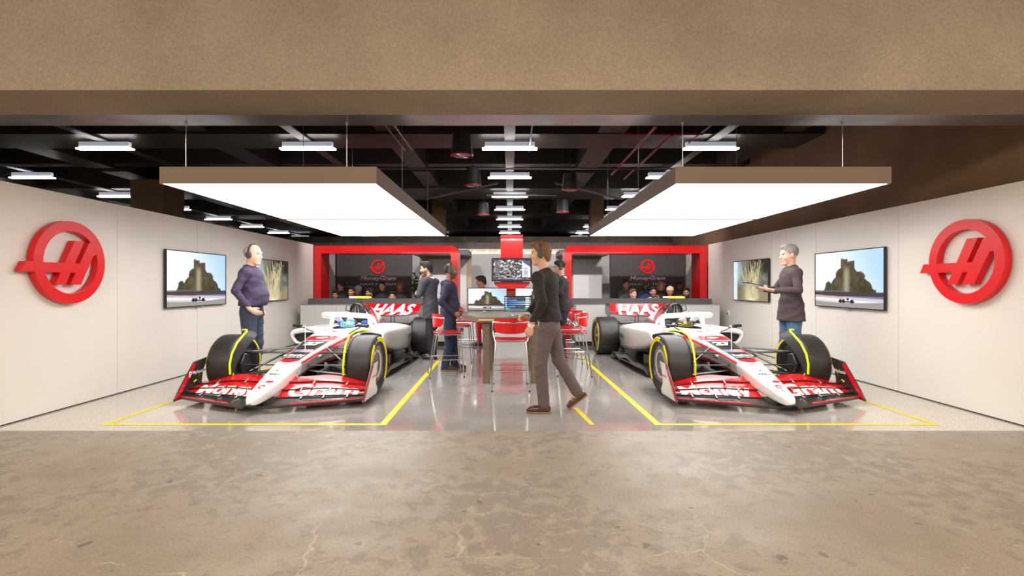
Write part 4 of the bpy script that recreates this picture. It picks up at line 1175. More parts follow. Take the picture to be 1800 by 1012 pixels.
        # slot gap brackets
        for e, ss in ((0, (.28, .52, .78)), (1, (.22, .55)), (2, (.32, .70))):
            for s in ss:
                a_ = Vector(flap_point(e, s, .9)); b_ = Vector(flap_point(e+1, s, .25)); m = MB()
                a_.x *= s_; b_.x *= s_
                m.tube([a_+Vector((0, -.03, .004)), a_+Vector((0, 0, .016)), b_+Vector((0, .0, .012))], .0065, 6); m.box(a_.x-.012, a_.x+.012, a_.y-.02, a_.y+.03, a_.z+.004, a_.z+.016)
                m.build('slot_bracket', SILV, car)
        MB().tube([(s_*.22, -.50, .20), (s_*.17, -.46, .33)], .005, 6).build('wing_stay', SILV, car)
    # wing pylons hidden by the nose: dark centre section
    MB().prism([(-1.04, .055), (-.72, .075), (-.72, .10), (-1.04, .07)], -.12, .12, 'yz').build('centre_section', CARB, car)
    # MONEY | GRAM across flaps 1-2
    for s_, word in ((-1, 'Money'), (1, 'Gram')):
        V, F = text_arrays(word, .3, bold=.012, sub=.014); a = np.array(fit(V, w=.76))
        yb = -.72
        hmax = a[:, 1].max(); out = []
        for p in a:
            v = min(max(p[1]/hmax, -.12), 1.05); sx = (abs(s_*.560+p[0])-.10)/.955; tt = .12+v*1.62
            e_, c_ = (1, tt) if tt < 1.0 else (2, tt-1.0)
            q = flap_point(e_, min(max(sx, 0), 1), min(max(c_, 0), 1))
            out.append((s_*.560+p[0], q[1]-.003, q[2]+.0045))
        mkobj('lettering', out, F, DECW, car, smooth=False)
    # --- nose lettering and number
    def top_text(s, w, y, h, m_, dx=0., sh=0., bold=0.):
        V, F = text_arrays(s, .1, shear=sh, bold=bold, sub=.02); a = fit(V, w=w); mx = a[:, 1].max(); a[:, 1] *= h/mx
        return decal([chas], a, F, lambda u, v: (u+dx, y+v, 1.0), 'lettering', m_, car, .0025)
    top_text(number, .23, .32, .145, DECW, bold=.006)
    top_text('MoneyGram', .20, -.13, .07, DECW, sh=.2, bold=.003)
    top_text('HAAS F1 TEAM', .19, -.20, .045, DECW)
    top_text('PIRELLI', .15, -.66, .035, DECK, sh=.2, bold=.002)
    for (y, w, h, m_) in ((-.40, .07, .012, DECR), (-.47, .13, .008, DECG), (-.535, .14, .008, DECG), (-.72, .10, .008, DECG), (-.575, .02, .02, DECK)):
        V = [(-w/2, 0, 0), (w/2, 0, 0), (w/2, h, 0), (-w/2, h, 0)]
        decal([chas], V, [(0, 1, 2, 3)], lambda u, v: (u-.01, y+v, 1.), 'logo', m_, car, .0035)
    def disc(x, y, rx, ry, m_, ri=0.):
        V = []; F = []; n = 24
        for k in range(n):
            a = 2*PI*k/n; V += [(rx*math.cos(a), ry*math.sin(a), 0), (ri*rx*math.cos(a), ri*ry*math.sin(a), 0)]
        for k in range(n-(4 if ri else 0)): j = (k+1) % n; F.append((2*k, 2*j, 2*j+1, 2*k+1))
        decal([chas], V, F, lambda u, v: (x+u, y+v, 1.), 'logo', m_, car, .0035)
    disc(.035, -.81, .045, .022, DECR); disc(-.04, -.81, .03, .015, DECB, .6); disc(0.0, -.92, .034, .038, DECR, .62); disc(0, -1.0, .022, .016, DECR, .7)
    disc(0, .65, .085, .035, DECW, .5)
    for s_ in (-1, 1):
        for (txt, w, y, z, m_) in (('ORION', .17, .40, .49, DECK), ('180', .09, .54 if s_ > 0 else .26, .49, DECR), ('INSURANCE', .22, .44 if s_ > 0 else .36, .445, DECG), ('Alpinestars', .10, -.12, .335, DECG)):
            if txt == 'Alpinestars': txt = 'STARS'
            V, F = text_arrays(txt, .1, sub=.03); a = fit(V, w=w); mx = a[:, 1].max(); a[:, 1] *= .036/mx
            decal([chas], a, F, lambda u, v: (s_*1., y+s_*u, z+v), 'lettering', m_, car, .003, (s_, 0, 0))
    MB().tube([(0, .13, .50), (0, .13, .83), (-.03, .12, .815)], .0055, 6).build('pitot_tube', DECW, car)
    MB().tube([(.06, .80, .62), (.06, .80, .79)], .004, 6).build('antenna', DECW, car)
    # side camera bulge on the nose
    for s_ in (-1, 1):
        MB().tube([(s_*.19, .16, .44), (s_*.225, .10, .44), (s_*.225, -.0, .435)], [.03, .03, .02], 10).build('nose_camera', COVER, car)
    # --- suspension
    def arm(P, r=.021, fl=(1.5, .55)):
        MB().tube(P, r, 10, flat=(fl[0], fl[1])).build('suspension_arm', ARM, car)
    for s_ in (-1, 1):
        f = lambda *p: (s_*p[0], p[1], p[2])
        arm([f(.17, .14, .475), f(.72, .01, .50)]); arm([f(.23, .58, .50), f(.72, .03, .50)]); arm([f(.14, -.05, .28), f(.72, -.03, .215)]); arm([f(.17, .50, .28), f(.72, .0, .215)])
        arm([f(.19, .32, .52), f(.68, .03, .25)], .013, (1, 1)); arm([f(.15, -.14, .36), f(.72, -.12, .36)], .012, (1.4, .6))
        arm([f(.13, 3.35, .40), f(.62, 3.55, .47)]); arm([f(.10, 3.85, .40), f(.62, 3.62, .47)]); arm([f(.13, 3.3, .22), f(.62, 3.55, .2)]); arm([f(.10, 3.9, .22), f(.62, 3.65, .2)])
        arm([f(.10, 3.6, .33), f(.62, 3.6, .36)], .02, (1, 1))
        make_wheel(car, s_, 0., .305, True); make_wheel(car, s_, 3.6, .405, False)
        # over-wheel deflector with lime edge
        E = [(.82, .13, .765), (.75, .09, .768), (.695, .0, .758), (.668, -.12, .722), (.672, -.25, .638), (.684, -.335, .52), (.686, -.374, .40), (.686, -.367, .28)]
        I = [(.73, .20, .748), (.66, .16, .735), (.61, .09, .70), (.60, -.01, .665), (.61, -.12, .59), (.635, -.22, .49), (.655, -.29, .38), (.67, -.32, .3)]
        m = MB(); m.ring([[f(*a), f(a[0], a[1], a[2]-.008), f(b[0], b[1], b[2]-.008), f(*b)] for a, b in zip(E, I)]); m.build('wheel_deflector', BLK, car)
        MB().tube([f(*p) for p in E], .013, 8).build('deflector_edge', LIME, car)
    # --- rear wing
    RW = mat('rear_wing_red', rgb(214, 16, 28), .25, coat=.6)
    m = MB(); S = []
    for x in np.linspace(-.60, .60, 21):
        S.append([(x, 4.12, .80), (x, 4.22, .88), (x, 4.30, .95), (x, 4.31, .945), (x, 4.235, .87), (x, 4.13, .79)])
    up = m.ring(S).build('rear_flap', RW, car)
    m = MB(); S = []
    for x in np.linspace(-.60, .60, 33):
        d = .055*max(0., 1-abs(x/.60)**2.6)
        zz = .79-d
        S.append([(x, 3.93, zz-.012), (x, 3.99, zz-.018+.012), (x, 4.12, .785), (x, 4.13, .775), (x, 4.0, zz-.03), (x, 3.94, zz-.03)])
    mp = m.ring(S).build('rear_main_plane', RW, car)
    MB().tube([(x, 3.925, .79-.055*max(0., 1-abs(x/.60)**2.6)-.02) for x in np.linspace(-.60, .60, 33)], .011, 8).build('rear_plane_edge', CARB, car)
    V, F = text_arrays('HAAS', .3, shear=.35, bold=.012, sub=.03); a = fit(V, w=.92); mx = a[:, 1].max(); a[:, 1] *= .20/mx
    out = []
    for q in a:
        x = q[0]+.02; z = .742+q[1]; d = .055*max(0., 1-abs(x/.60)**2.6)
        if z > .793: y = 4.12+(z-.80)*1.2
        else: y = 4.12-.19*min(1., (.790-z)/max(.008+d+.01, .02))
        out.append((x, y-.012, z+.004))
    mkobj('lettering', out, F, DECW, car, smooth=False)
    for s_ in (-1, 1):
        m = MB(); S = []
        for (z, x, y0, y1) in ((.955, .605, 4.1, 4.38), (.86, .611, 3.98, 4.40), (.76, .605, 3.96, 4.40), (.70, .58, 4.1, 4.36), (.62, .54, 4.2, 4.34), (.50, .50, 4.2, 4.34), (.36, .50, 4.15, 4.3)):
            S.append([(s_*x, y0, z), (s_*(x+.008), y0, z), (s_*(x+.008), y1, z), (s_*x, y1, z)])
        m.ring(S).build('rear_endplate', CARB, car)
        MB().tube([(s_*.035, 4.02, .72), (s_*.035, 4.15, .80), (s_*.035, 4.2, .62), (s_*.035, 4.1, .42)], .008, 6).build('wing_pylon', CARB, car)
    m = MB(); S = []
    for x in np.linspace(-.44, .44, 9): S.append([(x, 4.1, .50), (x, 4.2, .53), (x, 4.28, .56), (x, 4.2, .515)])
    m.ring(S).build('beam_wing', CARB, car)
    MB().tube([(0, 4.0, .70), (0, 3.97, .90), (0, 4.1, .92)], .007, 6).build('wing_actuator', CARB, car)
    return car
HB = mat('headrest_blue', rgb(48, 90, 180), .6); HK = mat('headrest_black', (.03, .03, .035), .6)
carL = make_car('racing_car', 'white and red open-wheel racing car on the left, under the left light box', (-2.735, 6.62, 0), math.radians(-2.6), '27', None, HB)
def copy_car(src, label, loc, rz):
    c = copy_tree(src); c.location = loc; c.rotation_euler = (0, 0, rz); c['label'] = label; return c
carR = copy_car(carL, 'white and red open-wheel racing car on the right, under the right light box', (2.965, 6.62, 0), math.radians(2.8))
for o in [o for o in bpy.data.objects if o.parent == carR and o.name.startswith('headrest')]:
    o.data = o.data.copy(); o.data.materials[0] = HK
# --- drivers' helmets resting in the cockpits
def make_helmet(label, loc, shell_c, vis_c, stripe_c, band_c):
    t = thing('racing_helmet', label, 'helmet', loc, 0)
    n = label.split()[0]
    V, Q = sdf([('ell', (0, 0, .0), (.135, .148, .132), None, .02), ('ell', (0, -.055, -.055), (.095, .09, .07), None, .04), ('cap', (0, 0, -.06), (0, 0, -.11), .085, .08, .03)], .008)
    col = np.ones((len(V), 3))*np.array(shell_c)
    s = np.sin(V[:, 0]*40+V[:, 2]*25) > .3
    col[s & (V[:, 2] > .03)] = stripe_c
    col[(V[:, 2] < -.05) & (np.sin(V[:, 0]*60) > .2)] = band_c
    sh = fastobj('shell', V, Q, mat('helmet_paint', (.5, .5, .5), .2, attr=True, coat=.8), t, colors=col)
    m = MB(); rings = []
    for k in range(19):
        a = math.radians(-150+120*k/18); r = []
        for z, q in ((-.040, 1.0), (.0, 1.03), (.045, .99), (.066, .93)):
            r.append((.138*q*math.cos(a), .154*q*math.sin(a)-(.018 if z < .03 else .01), z+.005))
        rings.append(r)
    m.ring(rings, close=False, cap=False); m.build('visor', mat('visor_'+n, vis_c, .08, .6), t)
    MB().lathe([(-.136, .001), (-.136, .018), (-.12, .02)], 14, 'x', (0, -.03, .0)).lathe([(.136, .001), (.136, .018), (.12, .02)], 14, 'x', (0, -.03, .0)).build('visor_pivot', ALU, t)
    # collar and shoulders of the dummy that carries the helmet
    return t
hl = (-2.735+math.sin(math.radians(2.6))*1.72*1.04, 6.62+1.70*1.04, .735)
make_helmet('teal visor black racing helmet in the cockpit of the left car', hl, (.015, .02, .025), rgb(150, 225, 230), rgb(20, 90, 95), rgb(170, 60, 60))
hr = (2.965-math.sin(math.radians(2.8))*1.72*1.04, 6.62+1.70*1.04, .735)
make_helmet('gold visor dark racing helmet in the cockpit of the right car', hr, (.02, .02, .02), rgb(128, 118, 70), rgb(40, 60, 50), rgb(40, 110, 70))
# ------------------------------------------------------------------ people (local: facing +x, left is +y, z up)
SKINM = mat('skin_tone', (.5, .5, .5), .5, attr=True)
HAIRM = {}
def cloth(name, c, rough=.85, var=.12, vs=6, b=.4, bs=7.5):
    if name in MATS: return MATS[name]
    m = mat(name, c, rough, var=var, vscale=vs, bump=b, bscale=bs); N = m.node_tree.nodes; L = m.node_tree.links
    bp = [n for n in N if n.type == 'BUMP'][0]; bp.inputs['Distance'].default_value = .035
    nz = bp.inputs['Height'].links[0].from_node; nz.inputs['Distortion'].default_value = 1.2; nz.inputs['Detail'].default_value = 3
    mp = N.new('ShaderNodeMapping'); mp.inputs['Scale'].default_value = (.7, .7, 1.6); mp.inputs['Rotation'].default_value = (.35, .25, 0)
    src = nz.inputs['Vector'].links[0].from_socket; L.new(src, mp.inputs[0]); L.new(mp.outputs[0], nz.inputs['Vector'])
    return m
def v3(*a): return np.array(a, float)
HEADH = .0
def head_prims(c, R, k=1.0, jaw=1.0):
    T = lambda *p: c+R@(np.array(p, float)*k)
    P = [('ell', T(-.012, 0, .028), (.098*k, .076*k, .100*k), R, .02), ('ell', T(.018, 0, -.042), (.070*k, .060*jaw*k, .078*k), R, .03),
         ('cap', T(.064, -.012, -.098), T(.064, .012, -.098), .022*k*jaw, .022*k*jaw, .025),
         ('cap', T(.084, 0, .016), T(.103, 0, -.026), .010*k, .0145*k, .018), ('cap', T(.080, -.036, .030), T(.080, .036, .030), .012*k, .012*k, .015),
         ('cap', T(.084, -.018, -.058), T(.084, .018, -.058), .010*k, .010*k, .008), ('cap', T(.080, -.014, -.072), T(.080, .014, -.072), .011*k, .011*k, .008),
         ('ell', T(.052, -.038, -.03), (.03*k, .024*k, .03*k), R, .02), ('ell', T(.052, .038, -.03), (.03*k, .024*k, .03*k), R, .02)]
    for s in (-1, 1):
        P.append(('ell', T(-.008, s*.079, -.008), (.020*k, .010*k, .034*k), R, .006))
        P.append(('sub', T(.098, s*.031, .008), (.016*k, .015*k, .010*k), R, .010))
    return P
def skin_paint(V, c, R, tone, hair, beard=0., brow=True, k=1.):
    L = (V-c)@R/k; col = np.ones((len(V), 3))*np.array(tone); x, y, z = L.T; near = np.abs(z) < .16
    def blend(m, cc, f=1.): m = np.clip(m, 0, 1)[:, None]*f; col[:] = col*(1-m)+np.array(cc)*m
    fr = near & (x > .05)
    lips = fr*np.clip(1-np.hypot((z+.064)/.010, y/.026), 0, 1)*2
    blend(lips, np.array(tone)*np.array((.85, .45, .45)))
    for s in (-1, 1):
        d = np.hypot((y-s*.031)/.015, (z-.006)/.0075); blend(fr*(d < 1), (.55, .52, .5)); blend(fr*(np.hypot((y-s*.031), (z-.006)) < .0068), (.02, .015, .012))
        if brow: blend(fr*(np.hypot((y-s*.033)/.022, (z-.031-.0)/.006) < 1), hair, .8)
    if beard:
        m = (x > -.01) & (z < -.035-.03*np.clip((.06-x)/.06, 0, 1)*0) & (z > -.15) & ~((np.abs(y) < .022) & (z > -.075) & (z < -.055) & (x > .07))
        blend((m & (np.abs(y) < .09)).astype(float), hair, beard)
    ch = fr*np.clip(1-np.hypot((np.abs(y)-.045)/.02, (z+.03)/.02), 0, 1); blend(ch, np.array(tone)*np.array((1.05, .8, .75)), .4)
    return col
def hair_obj(style, c, R, color, parent, k=1., cell=.006):
    T = lambda *p: c+R@(np.array(p, float)*k)
    if style == 'bald': return
    P = []
    if style == 'short': P = [('ell', T(-.022, 0, .048), (.103*k, .086*k, .094*k), R, .01), ('ell', T(.035, 0, .105), (.055*k, .06*k, .030*k), R, .03), ('sub', T(.098, 0, -.025), (.085*k, .12*k, .100*k), R, .012), ('sub', T(.03, 0, -.10), (.14*k, .14*k, .085*k), R, .012)]
    if style == 'thin': P = [('ell', T(-.035, 0, .030), (.088*k, .084*k, .085*k), R, .01), ('sub', T(.085, 0, .03), (.085*k, .12*k, .16*k), R, .012), ('sub', T(.0, 0, -.11), (.14*k, .14*k, .07*k), R, .012), ('sub', T(.02, 0, .12), (.10*k, .065*k, .07*k), R, .01)]
    if style == 'swept': P = [('ell', T(-.026, 0, .050), (.108*k, .088*k, .098*k), R, .01), ('ell', T(.05, 0, .115), (.055*k, .06*k, .034*k), R, .03), ('ell', T(-.08, 0, -.02), (.045*k, .06*k, .07*k), R, .03), ('sub', T(.105, 0, -.02), (.088*k, .12*k, .10*k), R, .012), ('sub', T(.04, 0, -.11), (.13*k, .14*k, .085*k), R, .012)]
    if style == 'long': P = [('ell', T(-.022, 0, .038), (.106*k, .094*k, .100*k), R, .02), ('cap', T(-.05, .075, -.02), T(-.02, .085, -.20), .035*k, .028*k, .04), ('cap', T(-.05, -.075, -.02), T(-.02, -.085, -.20), .035*k, .028*k, .04), ('ell', T(-.075, 0, -.08), (.045*k, .08*k, .12*k), R, .03), ('sub', T(.105, 0, -.03), (.085*k, .062*k, .105*k), R, .012)]
    if style == 'bun': P = [('ell', T(-.022, 0, .045), (.103*k, .084*k, .092*k), R, .01), ('ell', T(-.05, 0, .14), (.04*k, .04*k, .035*k), R, .02), ('sub', T(.10, 0, -.03), (.085*k, .12*k, .105*k), R, .012), ('sub', T(.03, 0, -.10), (.14*k, .14*k, .085*k), R, .012)]
    if style == 'cap': P = [('ell', T(-.010, 0, .055), (.112*k, .092*k, .088*k), R, .02), ('sub', T(.0, 0, -.07), (.2*k, .2*k, .105*k), R, .006), ('cap', T(.08, -.03, .045), T(.08, .03, .045), .035*k, .035*k, .01, (R@v3(0, 0, 1), .25)), ('ell', T(.115, 0, .040), (.05*k, .06*k, .008*k), R, .01)]
    if style == 'beanie': P = [('ell', T(-.018, 0, .058), (.112*k, .095*k, .095*k), R, .02), ('sub', T(.06, 0, -.07), (.22*k, .2*k, .095*k), Rm()@R, .01)]
    if style == 'scarf': P = [('ell', T(-.02, 0, .01), (.115*k, .098*k, .125*k), R, .02), ('ell', T(-.02, 0, -.15), (.10*k, .12*k, .07*k), R, .05), ('sub', T(.115, 0, -.01), (.075*k, .052*k, .085*k), R, .01)]
    V, Q = sdf(P, cell, fold=.0016, ffreq=220)
    key = tuple(round(x, 3) for x in color)
    if key not in HAIRM: HAIRM[key] = mat('hair_tone_%d' % len(HAIRM), color, .7, var=.35, vscale=60, bump=.6, bscale=220)
    return fastobj({'cap': 'cap', 'beanie': 'cap', 'scarf': 'headscarf'}.get(style, 'hair'), V, Q, HAIRM[key], parent)
def hand_prims(w, d, n, th, curl=.5, s=1.):
    """w wrist, d direction towards the fingers, n palm normal, th thumb side"""
    w = np.array(w, float); d = np.array(d, float); d /= np.linalg.norm(d); n = np.array(n, float); n -= d*(n@d); n /= np.linalg.norm(n)
    t = np.cross(n, d); t = t if t@np.array(th, float) > 0 else -t
    P = [('cap', w, w+d*.045*s, .026*s, .030*s, .012, (n, .62)), ('cap', w+d*.05*s, w+d*.078*s, .036*s, .037*s, .012, (n, .48))]
    for i, L in enumerate((.070, .078, .072, .056)):
        b = w+(d*.092-d*.006*abs(i-1.2)+t*(.027-.018*i))*s; a1 = curl*.9; a2 = curl*2.0; a3 = curl*2.8
        q1 = b+(d*math.cos(a1)+n*math.sin(a1))*L*.46*s; q2 = q1+(d*math.cos(a2)+n*math.sin(a2))*L*.32*s; q3 = q2+(d*math.cos(a3)+n*math.sin(a3))*L*.24*s
        P += [('cap', b-d*.012*s, q1, .0090*s, .0085*s, .004), ('cap', q1, q2, .0085*s, .0078*s, .002), ('cap', q2, q3, .0078*s, .0070*s, .002)]
    b = w+(d*.030+t*.022)*s; q1 = b+(d*.032+t*.024+n*.012)*s; q2 = q1+(d*.030+t*.006+n*.010)*s
    P += [('cap', b, q1, .014*s, .011*s, .008), ('cap', q1, q2, .0105*s, .009*s, .003)]
    return P
def rz(a, v): c, s = math.cos(a), math.sin(a); return v3(v[0]*c-v[1]*s, v[0]*s+v[1]*c, v[2])

def person(label, loc, face, pose, look, scale=1., cell=.0065, name='person', group=None):
    t = thing(name, label, 'person', loc, face, group=group, scale=scale)
    ty = math.radians(pose.get('tyaw', 0)); py = math.radians(pose.get('pyaw', 0))
    neck = v3(*pose.get('neck', (.0, 0, 1.50))); pel = v3(*pose.get('pelvis', (0, 0, .95)))
    hc = v3(*pose.get('head', (.035, 0, 1.685))); R = Rm(math.radians(pose.get('hyaw', 0)), math.radians(pose.get('hpitch', 0)), math.radians(pose.get('hroll', 0)))
    hk = look.get('hk', 1.0)
    sw = pose.get('sw', .185); TR = Rm(ty); PR = Rm(py)
    sh = [neck+rz(ty, (-.01, s*(sw-.015), -.075)) for s in (-1, 1)]
    hip = [pel+rz(py, (0, s*.082, -.03)) for s in (-1, 1)]
    el = [v3(*pose['elR']), v3(*pose['elL'])]; wr = [v3(*pose['wrR']), v3(*pose['wrL'])]
    kn = [v3(*pose['knR']), v3(*pose['knL'])]; an = [v3(*pose['anR']), v3(*pose['anL'])]
    fat = look.get('fat', 0.)
    # ---- body: one continuous skin surface
    P = [('cap', pel, neck-v3(0, 0, .10), .10, .09, .03, (TR@v3(0, 1, 0), 1.25)), ('cap', sh[0]*.9+sh[1]*.1, sh[1]*.9+sh[0]*.1, .045, .045, .03),
         ('cap', neck-v3(0, 0, .06), hc+R@v3(-.022, 0, -.06)*hk, .056*hk, .054*hk, .02), ('ell', neck-v3(0, 0, .05)+TR@v3(.01, 0, 0), (.08, .12, .06), TR, .04)]
    P += head_prims(hc, R, hk, look.get('jaw', 1.))
    for i in (0, 1):
        P += [('cap', sh[i], el[i], .044, .036, .02), ('cap', el[i], wr[i], .036, .0255, .015), ('cap', hip[i], kn[i], .068, .048, .02), ('cap', kn[i], an[i], .046, .036, .02), ('cap', an[i], an[i]+v3(.04, 0, -.03), .035, .03, .01)]
        hd = pose['handR' if i == 0 else 'handL']
        P += hand_prims(wr[i], hd[0], hd[1], hd[2], hd[3])
    V, Q = sdf(P, cell)
    col = skin_paint(V, hc, R, look['tone'], look['hair'], look.get('beard', 0), k=hk)
    fastobj('body', V, Q, SKINM, t, colors=col)
    hair_obj(look.get('style', 'short'), hc, R, look.get('hatc', look['hair']), t, hk, min(cell, .0065))
    # ---- upper garment
    gt = look['top']; ga, gc = gt['kind'], gt['col']; cc = cell*1.25
    up = (neck-pel); L = np.linalg.norm(up)
    ch = pel+up*.70; ab = pel+up*.34; hem = gt.get('hem', .02)
    P = [('ell', ch+TR@v3(.005, 0, 0), (.136+fat*.2, .180, .20), TR, .05), ('ell', ab+TR@v3(.005+fat*.75, 0, -.02), (.124+fat, .158+fat*.35, .20), TR, .06),
         ('cap', sh[0], sh[1], .064, .064, .05), ('cap', neck-v3(0, 0, .03), sh[0], .05, .055, .05), ('cap', neck-v3(0, 0, .03), sh[1], .05, .055, .05), ('cap', pel+v3(0, 0, .06), pel+v3(0, 0, .0-hem), .118+fat*.25, .124+fat*.1, .04, (PR@v3(0, 1, 0), 1.32)),
         ('cap', neck-v3(.01, 0, .07), neck-v3(.01, 0, .0), .075, .058, .03)]
    for i in (0, 1):
        w = .0 if ga != 'suit' else .004
        slv = el[i]+(wr[i]-el[i])*.93
        P += [('cap', sh[i], el[i], .060+w, .050+w, .040), ('cap', el[i], slv, .050+w, .038+w, .012)]
    if ga == 'hoodie':
        P += [('cap', neck+TR@v3(-.085, -.05, -.02), neck+TR@v3(-.085, .05, -.02), .05, .05, .03), ('cap', neck+TR@v3(-.05, -.085, -.015), neck+TR@v3(.04, -.06, -.06), .034, .026, .02), ('cap', neck+TR@v3(-.05, .085, -.015), neck+TR@v3(.04, .06, -.06), .034, .026, .02)]
    cutz = None
    if ga in ('suit', 'jacket'):
        P += [('cap', pel+v3(0, 0, .05), pel+v3(0, 0, -.12-gt.get('tail', .08)), .134, .158, .04, (PR@v3(0, 1, 0), 1.44))]
        cutz = pel[2]-.08-gt.get('tail', .08)
    elif not gt.get('nocut'): 
        P += [('cap', pel+v3(0, 0, .05), pel+v3(0, 0, -.12), .132+fat*.3, .142+fat*.2, .04, (PR@v3(0, 1, 0), 1.28))]
        cutz = pel[2]-.0-hem+(.04 if gt.get('tuck') else 0)
    # open neckline
    P += [('sub', neck+TR@v3(.03, 0, .055), (.062, .058, .05), TR, .01)]
    V, Q = sdf(P, cc, fold=gt.get('fold', .0035)*.8, ffreq=gt.get('ff', 42)*1.3, cut=cutz)
    zh = pel[2]-hem-.10-(gt.get('tail', .08) if ga in ('suit', 'jacket') else 0)
    fastobj(gt['name'], V, Q, gc, t)
    if gt.get('collar'):
        m = MB(); rings = []
        for k_ in range(25):
            a = math.radians(20+320*k_/24); rr_ = []
            for (r_, z_) in ((.062, -.012), (.066, .020), (.074, .016), (.080, -.022)):
                q = neck+TR@v3(-.006+r_*math.cos(a)*1.05, r_*math.sin(a), z_+.01*math.cos(a+PI)); rr_.append(tuple(q))
            rings.append(rr_)
        m.ring(rings).build('collar', gt['collar'], t)
    if gt.get('cuff') is not None:
        for i in (0, 1):
            a_ = el[i]+(wr[i]-el[i])*.93; b_ = el[i]+(wr[i]-el[i])*1.04
            MB().tube([a_, b_], [.037, .034], 14).build('cuff', gt['cuff'], t)
    # ---- trousers
    tr = look['legs']; w = tr.get('w', 0.)
    P = [('cap', pel+v3(0, 0, .04), pel+v3(0, 0, -.05), .102+fat*.5, .106+fat*.3, .04, (PR@v3(0, 1, 0), 1.32))]
    for i in (0, 1):
        lo = kn[i]+(an[i]-kn[i])*.96
        P += [('cap', hip[i], kn[i], .092+w, .066+w, .025), ('cap', kn[i], lo, .064+w, .056+w, .02)]
        P += [('ell', hip[i]+rz(py, (-.030, 0, -.01)), (.062, .072, .085), None, .03)]
    V, Q = sdf(P, cc, fold=tr.get('fold', .004)*.7, ffreq=52)
    fastobj('trousers', V, Q, tr['col'], t)
    if look.get('belt'):
        m = MB(); m.ring([[tuple(pel+PR@v3(.118*math.cos(a)*q+fat*.2, .154*math.sin(a)*q, z)) for a in np.linspace(0, 2*PI, 33)[:-1]] for (z, q) in ((.045, .98), (.045, 1.03), (.078, 1.03), (.078, .98))], cap=False)
        m.build('belt', look['belt'], t)
    # ---- shoes
    so = look.get('shoe', BLK); sole = look.get('sole', BLK)
    for i, nm in ((0, 'R'), (1, 'L')):
        yaw, pit = (math.radians(q) for q in pose.get('foot'+nm, (0, 0))); FR = Rm(yaw, pit)
        c = an[i]+FR@v3(0, 0, -.085)
        T = lambda *p: c+FR@v3(*p)
        P = [('cap', T(-.035, 0, .05), T(.10, 0, .04), .040, .038, .02), ('cap', T(.10, -.004, .038), T(.165, 0, .034), .040, .030, .02), ('cap', T(-.01, 0, .06), T(-.005, 0, .105), .042, .040, .02), ('cap', T(-.03, 0, .035), T(-.035, 0, .045), .037, .037, .01),
             ('sub', T(.05, 0, -.09), (.4, .3, .103), FR, .004)]
        V, Q = sdf(P, .007); sh_ = fastobj('shoe', V, Q, so, t)
        m = MB(); rings = []
        out = [(-.073+.04*(1-math.cos(a)), .040*math.sin(a)) for a in np.linspace(-PI/2, PI/2, 9)]
        prof = []
        for a in np.linspace(PI/2, 3*PI/2, 9): prof.append((-.035+.043*math.cos(a), .039*math.sin(a)))
        for a in np.linspace(-PI/2, PI/2, 11): prof.append((.145+.052*math.cos(a), .040*math.sin(a)))
        m.ring([[tuple(T(x, y, z)) for x, y in prof] for z in (.001, .018)]).build('sole', sole, sh_)
        if tr.get('sock'): MB().tube([T(-.005, 0, .09), kn[i]+(an[i]-kn[i])*.93], .043, 12).build('sock', tr['sock'], t)
    # ---- headphones
    if look.get('phones'):
        m = MB(); T = lambda *p: tuple(hc+R@(v3(*p)*hk))
        m.tube([T(-.012-.0*abs(math.cos(a)), .096*math.cos(a), .018+.118*math.sin(a)) for a in np.linspace(0, PI, 21)], .0105, 8, flat=(1.5, .7)); m.build('headband', look['phones'], t)
        for s in (-1, 1):
            m = MB(); rings = []
            for (y, r) in ((.076, .001), (.076, .032), (.082, .038), (.100, .038), (.108, .032), (.110, .001)):
                rings.append([T(-.008+r*.92*math.cos(a), s*y, -.004+r*1.12*math.sin(a)) for a in np.linspace(0, 2*PI, 25)[:-1]])
            m.ring(rings, cap=False).build('ear_cup', look['phones'], t)
    return t
HPH = mat('headphone_grey', (.055, .045, .045), .5)
LTR = mat('brown_leather', rgb(74, 40, 30), .3, coat=.4); LSOLE = mat('sole_tan', rgb(132, 108, 80), .6)
BLEA = mat('black_leather', (.02, .02, .022), .3, coat=.4); SBRN = mat('shoe_brown', rgb(72, 52, 44), .5)
WCUF = mat('white_shirt', (.75, .75, .76), .7)
def stand(H=1.0, spread=.10, **k):
    p = dict(elR=(-.03, -.24, 1.17), elL=(-.03, .24, 1.17), wrR=(.03, -.25, .92), wrL=(.03, .25, .92), knR=(.02, -spread, .50), knL=(.02, spread, .50),
             anR=(-.02, -spread, .087), anL=(-.02, spread, .087), handR=((.1, 0, -1), (0, 1, 0), (1, 0, 0), .35), handL=((.1, 0, -1), (0, -1, 0), (1, 0, 0), .35))
    p.update(k); return p
def deg(a): return math.radians(a)

